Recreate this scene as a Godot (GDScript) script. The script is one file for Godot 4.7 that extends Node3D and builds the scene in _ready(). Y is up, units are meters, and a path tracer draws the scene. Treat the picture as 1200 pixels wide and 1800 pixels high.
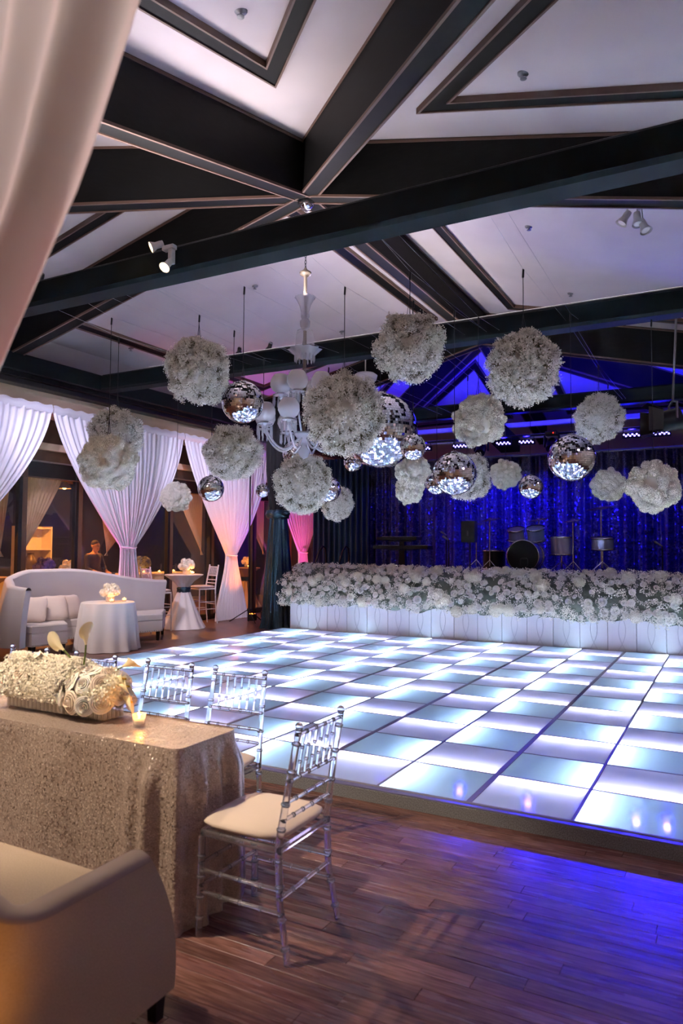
extends Node3D

# ---------------------------------------------------------------- mesh building
class MB:
	var v := PackedVector3Array()
	var ix := PackedInt32Array()
	var uv := PackedVector2Array()
	var col := PackedColorArray()
	var xf := Transform3D()
	var tint := Color(1, 1, 1)

	func at(t: Transform3D) -> MB:
		xf = t
		return self

	func p(a: Vector3, t := Vector2.ZERO) -> int:
		v.append(xf * a)
		uv.append(t)
		col.append(tint)
		return v.size() - 1

	func tri(a: int, b: int, c: int) -> void:
		ix.append(a)
		ix.append(c)
		ix.append(b)

	func face(a: int, b: int, c: int, d: int) -> void:
		tri(a, b, c)
		tri(a, c, d)

	func quad(a: Vector3, b: Vector3, c: Vector3, d: Vector3) -> void:
		face(p(a, Vector2(0, 0)), p(b, Vector2(1, 0)), p(c, Vector2(1, 1)), p(d, Vector2(0, 1)))

	func poly(pts: Array) -> void:
		var first := p(pts[0])
		var last := p(pts[1])
		for k in range(2, pts.size()):
			var now := p(pts[k])
			tri(first, last, now)
			last = now

	# a prism between two rings of points, a below b, in either turning sense
	func prism(a: Array, b: Array) -> void:
		var n := a.size()
		var up := Vector3.ZERO
		for k in n:
			up += (a[k] - a[0]).cross(a[(k + 1) % n] - a[0])
		var mid := Vector3.ZERO
		for k in n:
			mid += (b[k] - a[k]) / n
		if up.dot(mid) < 0.0:
			a = a.duplicate()
			b = b.duplicate()
			a.reverse()
			b.reverse()
		for k in n:
			var m := (k + 1) % n
			quad(a[k], a[m], b[m], b[k])
		poly(b)
		var low := a.duplicate()
		low.reverse()
		poly(low)

	func box(c: Vector3, s: Vector3, bevel := 0.0) -> void:
		var h := s * 0.5
		if bevel <= 0.0:
			var q := []
			for y in [-1.0, 1.0]:
				for e in [[-1.0, -1.0], [1.0, -1.0], [1.0, 1.0], [-1.0, 1.0]]:
					q.append(c + Vector3(e[0] * h.x, y * h.y, e[1] * h.z))
			quad(q[0], q[1], q[2], q[3])
			quad(q[7], q[6], q[5], q[4])
			quad(q[4], q[5], q[1], q[0])
			quad(q[5], q[6], q[2], q[1])
			quad(q[6], q[7], q[3], q[2])
			quad(q[7], q[4], q[0], q[3])
			return
		var b := minf(bevel, minf(h.x, minf(h.y, h.z)) * 0.98)
		var i := h - Vector3(b, b, b)
		# each corner has three points: on the x, y and z face
		var cx := func(sx: float, sy: float, sz: float) -> Vector3: return c + Vector3(sx * h.x, sy * i.y, sz * i.z)
		var cy := func(sx: float, sy: float, sz: float) -> Vector3: return c + Vector3(sx * i.x, sy * h.y, sz * i.z)
		var cz := func(sx: float, sy: float, sz: float) -> Vector3: return c + Vector3(sx * i.x, sy * i.y, sz * h.z)
		for s1 in [-1.0, 1.0]:
			flat4([cx.call(s1, -1, -1), cx.call(s1, 1, -1), cx.call(s1, 1, 1), cx.call(s1, -1, 1)], Vector3(s1, 0, 0))
			flat4([cy.call(-1, s1, -1), cy.call(1, s1, -1), cy.call(1, s1, 1), cy.call(-1, s1, 1)], Vector3(0, s1, 0))
			flat4([cz.call(-1, -1, s1), cz.call(1, -1, s1), cz.call(1, 1, s1), cz.call(-1, 1, s1)], Vector3(0, 0, s1))
			for s2 in [-1.0, 1.0]:
				flat4([cx.call(s1, s2, -1), cx.call(s1, s2, 1), cy.call(s1, s2, 1), cy.call(s1, s2, -1)], Vector3(s1, s2, 0))
				flat4([cy.call(-1, s1, s2), cy.call(1, s1, s2), cz.call(1, s1, s2), cz.call(-1, s1, s2)], Vector3(0, s1, s2))
				flat4([cx.call(s1, -1, s2), cx.call(s1, 1, s2), cz.call(s1, 1, s2), cz.call(s1, -1, s2)], Vector3(s1, 0, s2))
				for s3 in [-1.0, 1.0]:
					flat4([cx.call(s1, s2, s3), cy.call(s1, s2, s3), cz.call(s1, s2, s3)], Vector3(s1, s2, s3))

	# a flat face turned so that it looks along out
	func flat4(q: Array, out: Vector3) -> void:
		if (q[1] - q[0]).cross(q[2] - q[0]).dot(out) < 0.0:
			q.reverse()
		poly(q)

	# profile of (radius, height), turned round y; outside is on the right going up
	func lathe(prof: Array, segs := 16, wob = null) -> void:
		var start := v.size()
		var n := prof.size()
		for i in n:
			for k in segs + 1:
				var a := TAU * k / segs
				var r: float = prof[i].x
				if wob != null:
					r *= wob.call(a, float(i) / (n - 1))
				p(Vector3(r * cos(a), prof[i].y, r * sin(a)), Vector2(float(k) / segs, float(i) / (n - 1)))
		for i in n - 1:
			for k in segs:
				var a0 := start + i * (segs + 1) + k
				face(a0, a0 + segs + 1, a0 + segs + 2, a0 + 1)

	func ball(c: Vector3, r: float, segs := 10, rings := 6, squash := 1.0) -> void:
		var prof := []
		for i in rings + 1:
			var t := PI * i / rings - PI * 0.5
			prof.append(Vector2(maxf(cos(t) * r, 0.0001), sin(t) * r * squash))
		var keep := xf
		xf = xf * Transform3D(Basis(), c)
		lathe(prof, segs)
		xf = keep

	func tube(pts: Array, rad, sides := 8, caps := true) -> void:
		var n := pts.size()
		var t0: Vector3 = (pts[1] - pts[0]).normalized()
		var nr := t0.cross(Vector3.UP if absf(t0.y) < 0.9 else Vector3.RIGHT).normalized()
		var start := v.size()
		for i in n:
			var t: Vector3 = (pts[mini(i + 1, n - 1)] - pts[maxi(i - 1, 0)]).normalized()
			nr = (nr - t * nr.dot(t)).normalized()
			var bi := t.cross(nr)
			var r: float = rad[i] if rad is Array else rad
			for k in sides:
				var a := TAU * k / sides
				p(pts[i] + (nr * cos(a) + bi * sin(a)) * r, Vector2(float(k) / sides, float(i)))
		for i in n - 1:
			for k in sides:
				var k2 := (k + 1) % sides
				var a0 := start + i * sides
				face(a0 + k, a0 + k2, a0 + sides + k2, a0 + sides + k)
		if caps:
			for e in [0, n - 1]:
				var c := p(pts[e])
				for k in sides:
					var k2 := (k + 1) % sides
					var a0: int = start + e * sides
					if e == 0:
						tri(c, a0 + k2, a0 + k)
					else:
						tri(c, a0 + k, a0 + k2)

	# a smooth sheet: fn(u, v) gives a point; u, v run 0..1
	func sheet(nu: int, nv: int, fn: Callable, flip := false) -> void:
		var start := v.size()
		for j in nv + 1:
			for i in nu + 1:
				var a := float(i) / nu
				var b := float(j) / nv
				p(fn.call(a, b), Vector2(a, b))
		for j in nv:
			for i in nu:
				var q := start + j * (nu + 1) + i
				if flip:
					face(q, q + nu + 1, q + nu + 2, q + 1)
				else:
					face(q, q + 1, q + nu + 2, q + nu + 1)

	func mesh(colors := false) -> ArrayMesh:
		var nn := PackedVector3Array()
		nn.resize(v.size())
		for k in range(0, ix.size(), 3):
			var a := v[ix[k]]
			var m := (v[ix[k + 2]] - a).cross(v[ix[k + 1]] - a)
			nn[ix[k]] += m
			nn[ix[k + 1]] += m
			nn[ix[k + 2]] += m
		for k in nn.size():
			nn[k] = nn[k].normalized() if nn[k].length_squared() > 1e-20 else Vector3.UP
		var arr := []
		arr.resize(Mesh.ARRAY_MAX)
		arr[Mesh.ARRAY_VERTEX] = v
		arr[Mesh.ARRAY_NORMAL] = nn
		arr[Mesh.ARRAY_TEX_UV] = uv
		if colors:
			arr[Mesh.ARRAY_COLOR] = col
		arr[Mesh.ARRAY_INDEX] = ix
		var am := ArrayMesh.new()
		am.add_surface_from_arrays(Mesh.PRIMITIVE_TRIANGLES, arr)
		return am

	# closes the seam of a lathe by giving its first and last column one normal: weld equal points
	func weld() -> MB:
		var seen := {}
		var map := PackedInt32Array()
		map.resize(v.size())
		for k in v.size():
			var key := Vector3i((v[k] * 20000.0).round())
			if not seen.has(key):
				seen[key] = k
			map[k] = seen[key]
		for k in ix.size():
			ix[k] = map[ix[k]]
		return self


var taken := {}
var rng := RandomNumberGenerator.new()
var M := {}


func numbered(called: String) -> String:
	taken[called] = taken.get(called, -1) + 1
	return called if taken[called] == 0 else "%s_%03d" % [called, taken[called]]


func tag(o: Node, label := "", category := "", group := "", kind := "") -> Node:
	if label:
		o.set_meta("label", label)
	if category:
		o.set_meta("category", category)
	if group:
		o.set_meta("group", group)
	if kind:
		o.set_meta("kind", kind)
	return o


func thing(called: String, label: String, category: String, where := Vector3.ZERO, turn := 0.0, group := "", kind := "") -> Node3D:
	var o := Node3D.new()
	o.name = numbered(called)
	add_child(o)
	o.position = where
	o.rotation.y = turn
	tag(o, label, category, group, kind)
	return o


func part(called: String, mesh: Mesh, m: Material, parent: Node) -> MeshInstance3D:
	var o := MeshInstance3D.new()
	o.name = called
	o.mesh = mesh
	o.material_override = m
	parent.add_child(o, true)
	return o


func single(called: String, mesh: Mesh, m: Material, label: String, category: String, where := Vector3.ZERO, turn := 0.0, group := "", kind := "") -> MeshInstance3D:
	var o := MeshInstance3D.new()
	o.name = numbered(called)
	o.mesh = mesh
	o.material_override = m
	add_child(o)
	o.position = where
	o.rotation.y = turn
	tag(o, label, category, group, kind)
	return o


func copy_of(src: Node3D, label: String, where: Vector3, turn := 0.0) -> Node3D:
	var base := src.name as String
	var cut := base.rfind("_")
	if cut > 0 and base.substr(cut + 1).is_valid_int():
		base = base.substr(0, cut)
	var c: Node3D = src.duplicate()
	c.name = numbered(base)
	add_child(c)
	c.position = where
	c.rotation.y = turn
	c.set_meta("label", label)
	return c


func many(called: String, mesh: Mesh, m: Material, places: Array, parent: Node) -> MultiMeshInstance3D:
	var mm := MultiMesh.new()
	mm.transform_format = MultiMesh.TRANSFORM_3D
	mm.mesh = mesh
	mm.instance_count = places.size()
	for k in places.size():
		mm.set_instance_transform(k, places[k])
	var o := MultiMeshInstance3D.new()
	o.name = called
	o.multimesh = mm
	o.material_override = m
	parent.add_child(o, true)
	o.set_meta("kind", "stuff")
	return o


func mat(c: Color, rough := 0.7, metal := 0.0, spec := 0.5) -> StandardMaterial3D:
	var m := StandardMaterial3D.new()
	m.albedo_color = c
	m.roughness = rough
	m.metallic = metal
	m.metallic_specular = spec
	return m


func noise_tex(freq: float, c0: Color, c1: Color, size := 256, kind := FastNoiseLite.TYPE_SIMPLEX, octaves := 4, sd := 1) -> NoiseTexture2D:
	var n := FastNoiseLite.new()
	n.noise_type = kind
	n.frequency = freq
	n.fractal_octaves = octaves
	n.seed = sd
	var t := NoiseTexture2D.new()
	t.width = size
	t.height = size
	t.seamless = true
	t.noise = n
	var g := Gradient.new()
	g.set_color(0, c0)
	g.set_color(1, c1)
	t.color_ramp = g
	return t


func glow(c: Color, energy: float) -> StandardMaterial3D:
	var m := mat(c, 0.5)
	m.emission_enabled = true
	m.emission = c
	m.emission_energy_multiplier = energy
	return m


func omni(parent: Node, where: Vector3, c: Color, energy: float, size := 0.05) -> OmniLight3D:
	var l := OmniLight3D.new()
	l.name = "lamp_light"
	l.light_color = c
	l.light_energy = energy
	l.light_size = size
	l.omni_range = 40.0
	l.omni_attenuation = 2.0
	l.shadow_enabled = true
	parent.add_child(l, true)
	l.position = where
	return l


func spot(parent: Node, where: Vector3, target: Vector3, c: Color, energy: float, angle := 30.0, size := 0.05, soft := 0.6) -> SpotLight3D:
	var l := SpotLight3D.new()
	l.name = "spot_light"
	l.light_color = c
	l.light_energy = energy
	l.light_size = size
	l.spot_range = 40.0
	l.spot_attenuation = 2.0
	l.spot_angle = angle
	l.spot_angle_attenuation = soft
	l.shadow_enabled = true
	parent.add_child(l, true)
	var d := (target - where).normalized()
	l.transform = Transform3D(Basis.looking_at(d, Vector3.UP if absf(d.y) < 0.98 else Vector3.RIGHT), where)
	return l


func area(parent: Node, where: Vector3, towards: Vector3, size: Vector2, c: Color, energy: float) -> AreaLight3D:
	var l := AreaLight3D.new()
	l.name = "area_light"
	l.area_size = size
	l.light_color = c
	l.light_energy = energy
	l.area_range = 40.0
	l.shadow_enabled = true
	parent.add_child(l, true)
	l.transform = Transform3D(Basis.looking_at(towards, Vector3.UP if absf(towards.normalized().y) < 0.98 else Vector3.RIGHT), where)
	return l


func _ready() -> void:
	rng.seed = 7
	var cam := Camera3D.new()
	cam.name = "camera"
	cam.fov = 70.9
	cam.transform = Transform3D(Basis(Vector3.UP, deg_to_rad(28.421)) * Basis(Vector3.RIGHT, deg_to_rad(2.823)) * Basis(Vector3.BACK, deg_to_rad(0.345)), Vector3(0, 1.64, 0))
	var lens := CameraAttributesPhysical.new()
	lens.frustum_focal_length = 24.0
	lens.frustum_focus_distance = 8.0
	lens.exposure_aperture = 2.8
	cam.attributes = lens
	add_child(cam)
	cam.fov = 70.9
	var we := WorldEnvironment.new()
	we.name = "surroundings"
	var e := Environment.new()
	e.background_mode = Environment.BG_COLOR
	e.background_color = Color(0, 0, 0)
	e.tonemap_mode = Environment.TONE_MAPPER_LINEAR
	e.tonemap_exposure = 2.6
	e.sdfgi_enabled = true
	e.ssao_enabled = true
	e.ssil_enabled = true
	we.environment = e
	add_child(we)
	make_materials()
	build_room()
	build_ceiling()
	build_window_wall()
	build_next_room()
	build_dance_floor()
	build_stage()
	build_backdrop_and_rig()
	build_band()
	build_drapes()
	build_uplights()
	build_ceiling_lamps()
	build_chandelier()
	build_hanging_balls()
	build_head_table()
	build_near_sofa()
	build_far_seating()
	build_person()


# ---------------------------------------------------------------- materials
func make_materials() -> void:
	var m: StandardMaterial3D
	m = mat(Color(0.74, 0.70, 0.70), 0.85)
	m.albedo_texture = noise_tex(0.006, Color(0.93, 0.93, 0.93), Color(1, 1, 1), 256)
	m.uv1_triplanar = true
	m.uv1_world_triplanar = true
	m.uv1_scale = Vector3(0.3, 0.3, 0.3)
	M.plaster = m
	m = mat(Color(0.80, 0.72, 0.60), 0.8)
	M.cream_wall = m
	# dark stained timber of the roof
	m = mat(Color(0.055, 0.053, 0.052), 0.65, 0.0, 0.3)
	m.albedo_texture = noise_tex(0.02, Color(0.7, 0.72, 0.72), Color(1, 1, 1), 256, FastNoiseLite.TYPE_SIMPLEX, 5)
	m.uv1_triplanar = true
	m.uv1_world_triplanar = true
	m.uv1_scale = Vector3(0.8, 3.0, 0.8)
	M.rafter = m
	m = mat(Color(0.05, 0.085, 0.09), 0.7, 0.0, 0.3)
	M.beam = m
	M.bead = mat(Color(0.36, 0.27, 0.23), 0.6)
	M.window_wood = mat(Color(0.34, 0.24, 0.17), 0.5)
	M.window_dark = mat(Color(0.07, 0.06, 0.055), 0.5)
	M.window_metal = mat(Color(0.6, 0.58, 0.56), 0.35, 0.8)
	m = mat(Color(0.9, 0.95, 1.0, 0.015), 0.02)
	m.transparency = BaseMaterial3D.TRANSPARENCY_ALPHA
	M.glass = m
	# wood of the floor: grain runs along x
	for k in 5:
		m = mat([Color(0.56, 0.41, 0.38), Color(0.51, 0.37, 0.35), Color(0.60, 0.44, 0.41), Color(0.47, 0.34, 0.32), Color(0.54, 0.38, 0.36)][k], 0.32)
		m.albedo_texture = noise_tex(0.02, Color(0.62, 0.58, 0.56), Color(1, 1, 1), 512, FastNoiseLite.TYPE_SIMPLEX, 5, 20 + k)
		m.roughness_texture = noise_tex(0.01, Color(0.65, 0.65, 0.65), Color(1, 1, 1), 256, FastNoiseLite.TYPE_SIMPLEX, 4, 30 + k)
		m.uv1_triplanar = true
		m.uv1_world_triplanar = true
		m.uv1_scale = Vector3(0.35, 3.0, 4.5)
		m.uv1_offset = Vector3(0.37 * k, 0, 0.21 * k)
		M["plank_%d" % k] = m
	m = mat(Color(0.53, 0.38, 0.34), 0.33)
	m.albedo_texture = noise_tex(0.02, Color(0.6, 0.56, 0.54), Color(1, 1, 1), 512, FastNoiseLite.TYPE_SIMPLEX, 5, 41)
	m.uv1_triplanar = true
	m.uv1_world_triplanar = true
	m.uv1_scale = Vector3(0.2, 3.0, 3.0)
	M.floor = m
	# frosted lids of the dance floor
	m = mat(Color(0.60, 0.72, 0.87), 0.07)
	m.backlight_enabled = true
	m.backlight = Color(1, 1, 1)
	m.roughness_texture = noise_tex(0.01, Color(0.4, 0.4, 0.4), Color(1, 1, 1), 256, FastNoiseLite.TYPE_SIMPLEX, 4, 5)
	m.roughness = 0.07
	m.uv1_triplanar = true
	m.uv1_world_triplanar = true
	M.lid = m
	M.tray = mat(Color(0.93, 0.93, 0.95), 0.8)
	M.bar = mat(Color(0.50, 0.49, 0.56), 0.5)
	m = mat(Color(0.58, 0.59, 0.62), 0.95)
	m.albedo_texture = noise_tex(0.15, Color(0.6, 0.6, 0.6), Color(1, 1, 1), 256, FastNoiseLite.TYPE_SIMPLEX, 2, 6)
	m.uv1_triplanar = true
	m.uv1_scale = Vector3(3, 3, 3)
	M.carpet = m
	M.acrylic_edge = mat(Color(0.45, 0.45, 0.62), 0.25)
	# fabrics
	m = mat(Color(0.90, 0.89, 0.90), 0.85)
	m.backlight_enabled = true
	m.backlight = Color(0.35, 0.35, 0.35)
	m.rim_enabled = true
	m.rim = 0.25
	M.sheer = m
	m = mat(Color(0.78, 0.66, 0.48), 0.85)
	m.backlight_enabled = true
	m.backlight = Color(0.45, 0.4, 0.3)
	M.tan_sheer = m
	m = mat(Color(0.86, 0.84, 0.83), 0.75)
	m.rim_enabled = true
	m.rim = 0.3
	M.linen = m
	m = mat(Color(0.80, 0.77, 0.76), 0.8)
	m.normal_enabled = true
	m.normal_texture = weave(11)
	m.normal_scale = 0.35
	m.uv1_triplanar = true
	m.uv1_scale = Vector3(6, 6, 6)
	M.upholstery = m
	m = mat(Color(0.62, 0.55, 0.49), 0.7)
	m.rim_enabled = true
	m.rim = 0.3
	m.albedo_texture = noise_tex(0.12, Color(0.86, 0.86, 0.86), Color(1, 1, 1), 256, FastNoiseLite.TYPE_SIMPLEX, 3, 9)
	m.uv1_triplanar = true
	m.uv1_scale = Vector3(4, 4, 4)
	M.sofa_fabric = m
	m = mat(Color(0.50, 0.44, 0.42), 0.7)
	m.rim_enabled = true
	m.rim = 0.3
	M.sofa_piping = m
	# sequin cloths: tiny metallic scales
	m = mat(Color(0.88, 0.81, 0.78), 0.32, 0.25)
	m.albedo_texture = noise_tex(0.22, Color(0.62, 0.6, 0.58), Color(1, 1, 1), 512, FastNoiseLite.TYPE_CELLULAR, 1, 12)
	m.normal_enabled = true
	m.normal_texture = scales(13)
	m.normal_scale = 1.4
	m.uv1_triplanar = true
	m.uv1_scale = Vector3(2.4, 2.4, 2.4)
	M.sequin = m
	m = mat(Color(0.22, 0.31, 0.36), 0.32, 0.85)
	m.normal_enabled = true
	m.normal_texture = scales(14)
	m.normal_scale = 1.0
	m.uv1_triplanar = true
	m.uv1_scale = Vector3(1.5, 1.5, 1.5)
	M.black_sequin = m
	m = mat(Color(0.46, 0.46, 0.54), 0.3, 0.75)
	m.albedo_texture = noise_tex(0.2, Color(0.35, 0.35, 0.4), Color(1, 1, 1), 512, FastNoiseLite.TYPE_CELLULAR, 1, 15)
	m.normal_enabled = true
	m.normal_texture = scales(16)
	m.normal_scale = 1.6
	m.uv1_triplanar = true
	m.uv1_scale = Vector3(0.5, 0.5, 0.5)
	M.backdrop = m
	M.black_cloth = mat(Color(0.035, 0.035, 0.04), 0.9)
	# flowers
	m = mat(Color(0.96, 0.94, 0.89), 0.85)
	M.breath = m
	m = mat(Color(0.95, 0.93, 0.86), 0.8)
	M.hydrangea = m
	m = mat(Color(0.95, 0.93, 0.90), 0.6)
	m.subsurf_scatter_enabled = true
	m.subsurf_scatter_strength = 0.1
	M.rose = m
	M.ivory_rose = mat(Color(0.94, 0.88, 0.82), 0.6)
	M.calla = mat(Color(0.95, 0.90, 0.74), 0.4)
	M.stem = mat(Color(0.36, 0.42, 0.18), 0.6)
	M.greens = mat(Color(0.45, 0.49, 0.44), 0.85)
	M.stalk = mat(Color(0.52, 0.50, 0.36), 0.8)
	M.yellow = mat(Color(0.85, 0.7, 0.25), 0.7)
	# metals, glass, plastics
	m = mat(Color(0.93, 0.93, 0.95), 0.03, 1.0)
	M.mirror = m
	M.chrome = mat(Color(0.8, 0.8, 0.82), 0.12, 1.0)
	M.black_metal = mat(Color(0.05, 0.05, 0.055), 0.45, 0.3)
	M.grey_metal = mat(Color(0.45, 0.45, 0.46), 0.45, 0.6)
	M.white_metal = mat(Color(0.75, 0.74, 0.73), 0.45)
	M.wire = mat(Color(0.16, 0.16, 0.16), 0.4, 0.4)
	M.steel_wire = mat(Color(0.7, 0.7, 0.72), 0.3, 0.8)
	m = mat(Color(0.96, 0.97, 1.0, 0.05), 0.03)
	m.refraction_enabled = true
	m.refraction_scale = 0.049
	m.transparency = BaseMaterial3D.TRANSPARENCY_ALPHA
	M.acrylic = m
	m = mat(Color(0.97, 0.98, 1.0, 0.22), 0.12)
	m.transparency = BaseMaterial3D.TRANSPARENCY_ALPHA
	M.clear = m
	m = mat(Color(0.93, 0.91, 0.92), 0.35)
	m.backlight_enabled = true
	m.backlight = Color(0.6, 0.6, 0.6)
	M.frosted = m
	M.white_gloss = mat(Color(0.86, 0.85, 0.87), 0.4)
	M.groove = mat(Color(0.62, 0.60, 0.62), 0.5)
	M.ring = mat(Color(0.78, 0.77, 0.80), 0.5)
	M.dark_wood = mat(Color(0.07, 0.05, 0.04), 0.4)
	M.chair_white = mat(Color(0.82, 0.79, 0.78), 0.45)
	M.cushion = mat(Color(0.80, 0.74, 0.70), 0.8)
	M.nail = mat(Color(0.55, 0.5, 0.45), 0.3, 0.9)
	M.wax = mat(Color(0.95, 0.92, 0.82), 0.5)
	M.flame = glow(Color(1.0, 0.72, 0.32), 8.0)


func weave(sd: int) -> Texture2D:
	var t := noise_tex(0.25, Color(0, 0, 0), Color(1, 1, 1), 256, FastNoiseLite.TYPE_SIMPLEX, 2, sd)
	t.color_ramp = null
	t.as_normal_map = true
	t.bump_strength = 4.0
	return t


func scales(sd: int) -> Texture2D:
	# every scale leans its own way
	var size := 512
	var im := Image.create(size, size, false, Image.FORMAT_RGB8)
	var rr := RandomNumberGenerator.new()
	rr.seed = sd
	var cells := 64
	var cs := size / cells
	for cy in cells:
		for cx in cells:
			var a := rr.randf() * TAU
			var s := pow(rr.randf(), 2.0) * 0.5
			var v := Vector3(cos(a) * s, sin(a) * s, 1.0).normalized()
			var c := Color(v.x * 0.5 + 0.5, v.y * 0.5 + 0.5, v.z * 0.5 + 0.5)
			im.fill_rect(Rect2i(cx * cs, cy * cs, cs, cs), c)
	return image_tex(im)


func image_tex(im: Image) -> Texture2D:
	return ImageTexture.create_from_image(im)


# ---------------------------------------------------------------- the room
const RX := -4.58      # the ridge
const Z1 := -7.48      # the two hubs of the roof
const Z2 := -14.76
const HUB_Y := 5.97
const RAFTER := 0.68
const REACH := 5.92
const BEAM_TOP := 4.71


func slab(called: String, c: Vector3, s: Vector3, m: Material, label: String, category: String) -> MeshInstance3D:
	var b := MB.new()
	b.box(c, s)
	return single(called, b.mesh(), m, label, category, Vector3.ZERO, 0.0, "", "structure")


func build_room() -> void:
	var fl := slab("floor", Vector3(-6.4, -0.06, -8.55), Vector3(18.6, 0.12, 24.3), M.floor, "brown hardwood plank floor of the ballroom", "floor")
	# planks that can be told apart: between the camera and the dance floor
	var lengths := [0.62, 0.86, 1.1, 1.3]
	var meshes := []
	var pw := 0.083
	for l in lengths:
		var b := MB.new()
		b.box(Vector3.ZERO, Vector3(l - 0.0015, 0.02, pw - 0.0012), 0.0008)
		meshes.append(b.mesh())
	var rr := RandomNumberGenerator.new()
	rr.seed = 3
	var row := 0
	var z := -4.19
	while z < -1.3:
		var x := -3.4 - rr.randf() * 0.8
		while x < 0.75:
			var k := rr.randi() % 4
			var o := part("plank", meshes[k], M["plank_%d" % (rr.randi() % 5)], fl)
			o.position = Vector3(x + lengths[k] * 0.5, -0.0035 + rr.randf() * 0.001, z)
			x += lengths[k]
		z += pw
		row += 1
	slab("wall_right", Vector3(2.85, 2.4, -8.55), Vector3(0.1, 5.0, 24.3), M.cream_wall, "plain cream wall along the right side", "wall")
	slab("wall_back", Vector3(-3.9, 2.4, 3.55), Vector3(13.6, 5.0, 0.1), M.cream_wall, "plain cream wall behind the head table", "wall")
	slab("wall_far", Vector3(-3.9, 3.0, -20.65), Vector3(13.6, 6.0, 0.1), M.cream_wall, "dim wall behind the stage backdrop", "wall")
	# flat ceilings outside the raised roof, and the upright faces between
	slab("ceiling_right", Vector3(1.8, 4.77, -8.55), Vector3(2.1, 0.12, 24.3), M.plaster, "flat plaster soffit along the right side", "ceiling")
	slab("ceiling_near", Vector3(-4.9, 4.77, 0.72), Vector3(11.3, 0.12, 5.6), M.plaster, "flat plaster soffit over the entrance side", "ceiling")


func roof_y(x: float, z: float) -> float:
	var dx := absf(x - RX)
	var dz := maxf(maxf(z - Z1, Z2 - z), 0.0)
	return HUB_Y + RAFTER - (0.24 * dx + 0.025 * dz if dz <= dx else 0.25 * dz + 0.015 * dx)


func inset(q: Array, d: float) -> Array:
	var n := q.size()
	var s := 0.0
	for k in n:
		s += q[k].cross(q[(k + 1) % n])
	var sgn := 1.0 if s > 0.0 else -1.0
	var out := []
	for k in n:
		var p0: Vector2 = q[(k + n - 1) % n]
		var p1: Vector2 = q[k]
		var p2: Vector2 = q[(k + 1) % n]
		var d1 := (p1 - p0).normalized()
		var d2 := (p2 - p1).normalized()
		var n1 := Vector2(-d1.y, d1.x) * sgn
		var n2 := Vector2(-d2.y, d2.x) * sgn
		var bis := (n1 + n2).normalized()
		out.append(p1 + bis * d / maxf(bis.dot(n1), 0.2))
	return out


func ring_bars(b: MB, outer: Array, inner: Array, low: float, high: float) -> void:
	for k in outer.size():
		var m := (k + 1) % outer.size()
		var ring := [outer[k], outer[m], inner[m], inner[k]]
		var lo := []
		var hi := []
		for q in ring:
			var y := roof_y(q.x, q.y)
			lo.append(Vector3(q.x, y + low, q.y))
			hi.append(Vector3(q.x, y + high, q.y))
		b.prism(lo, hi)


func rafter(a: Vector3, c: Vector3, label: String, w := 0.2) -> void:
	var d := Vector3(c.x - a.x, 0, c.z - a.z).normalized()
	var s := Vector3(-d.z, 0, d.x)
	var b := MB.new()
	var h := Vector3.UP * (RAFTER + 0.03)
	var e := s * w * 0.5
	b.prism([a - e, c - e, c + e, a + e], [a - e + h, c - e + h, c + e + h, a + e + h])
	var o := single("roof_rafter", b.mesh(), M.rafter, label, "rafter", Vector3.ZERO, 0.0, "", "structure")
	for side in [-1.0, 1.0]:
		for up in [-0.012, RAFTER - 0.045]:
			var bead := MB.new()
			var p0: Vector3 = s * side * (w * 0.5 - 0.012)
			var p1: Vector3 = s * side * (w * 0.5 + 0.012)
			var l := Vector3.UP * float(up)
			var t := Vector3.UP * (float(up) + 0.03)
			bead.prism([a + p0 + l, c + p0 + l, c + p1 + l, a + p1 + l], [a + p0 + t, c + p0 + t, c + p1 + t, a + p1 + t])
			part("bead", bead.mesh(), M.bead, o)


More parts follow.
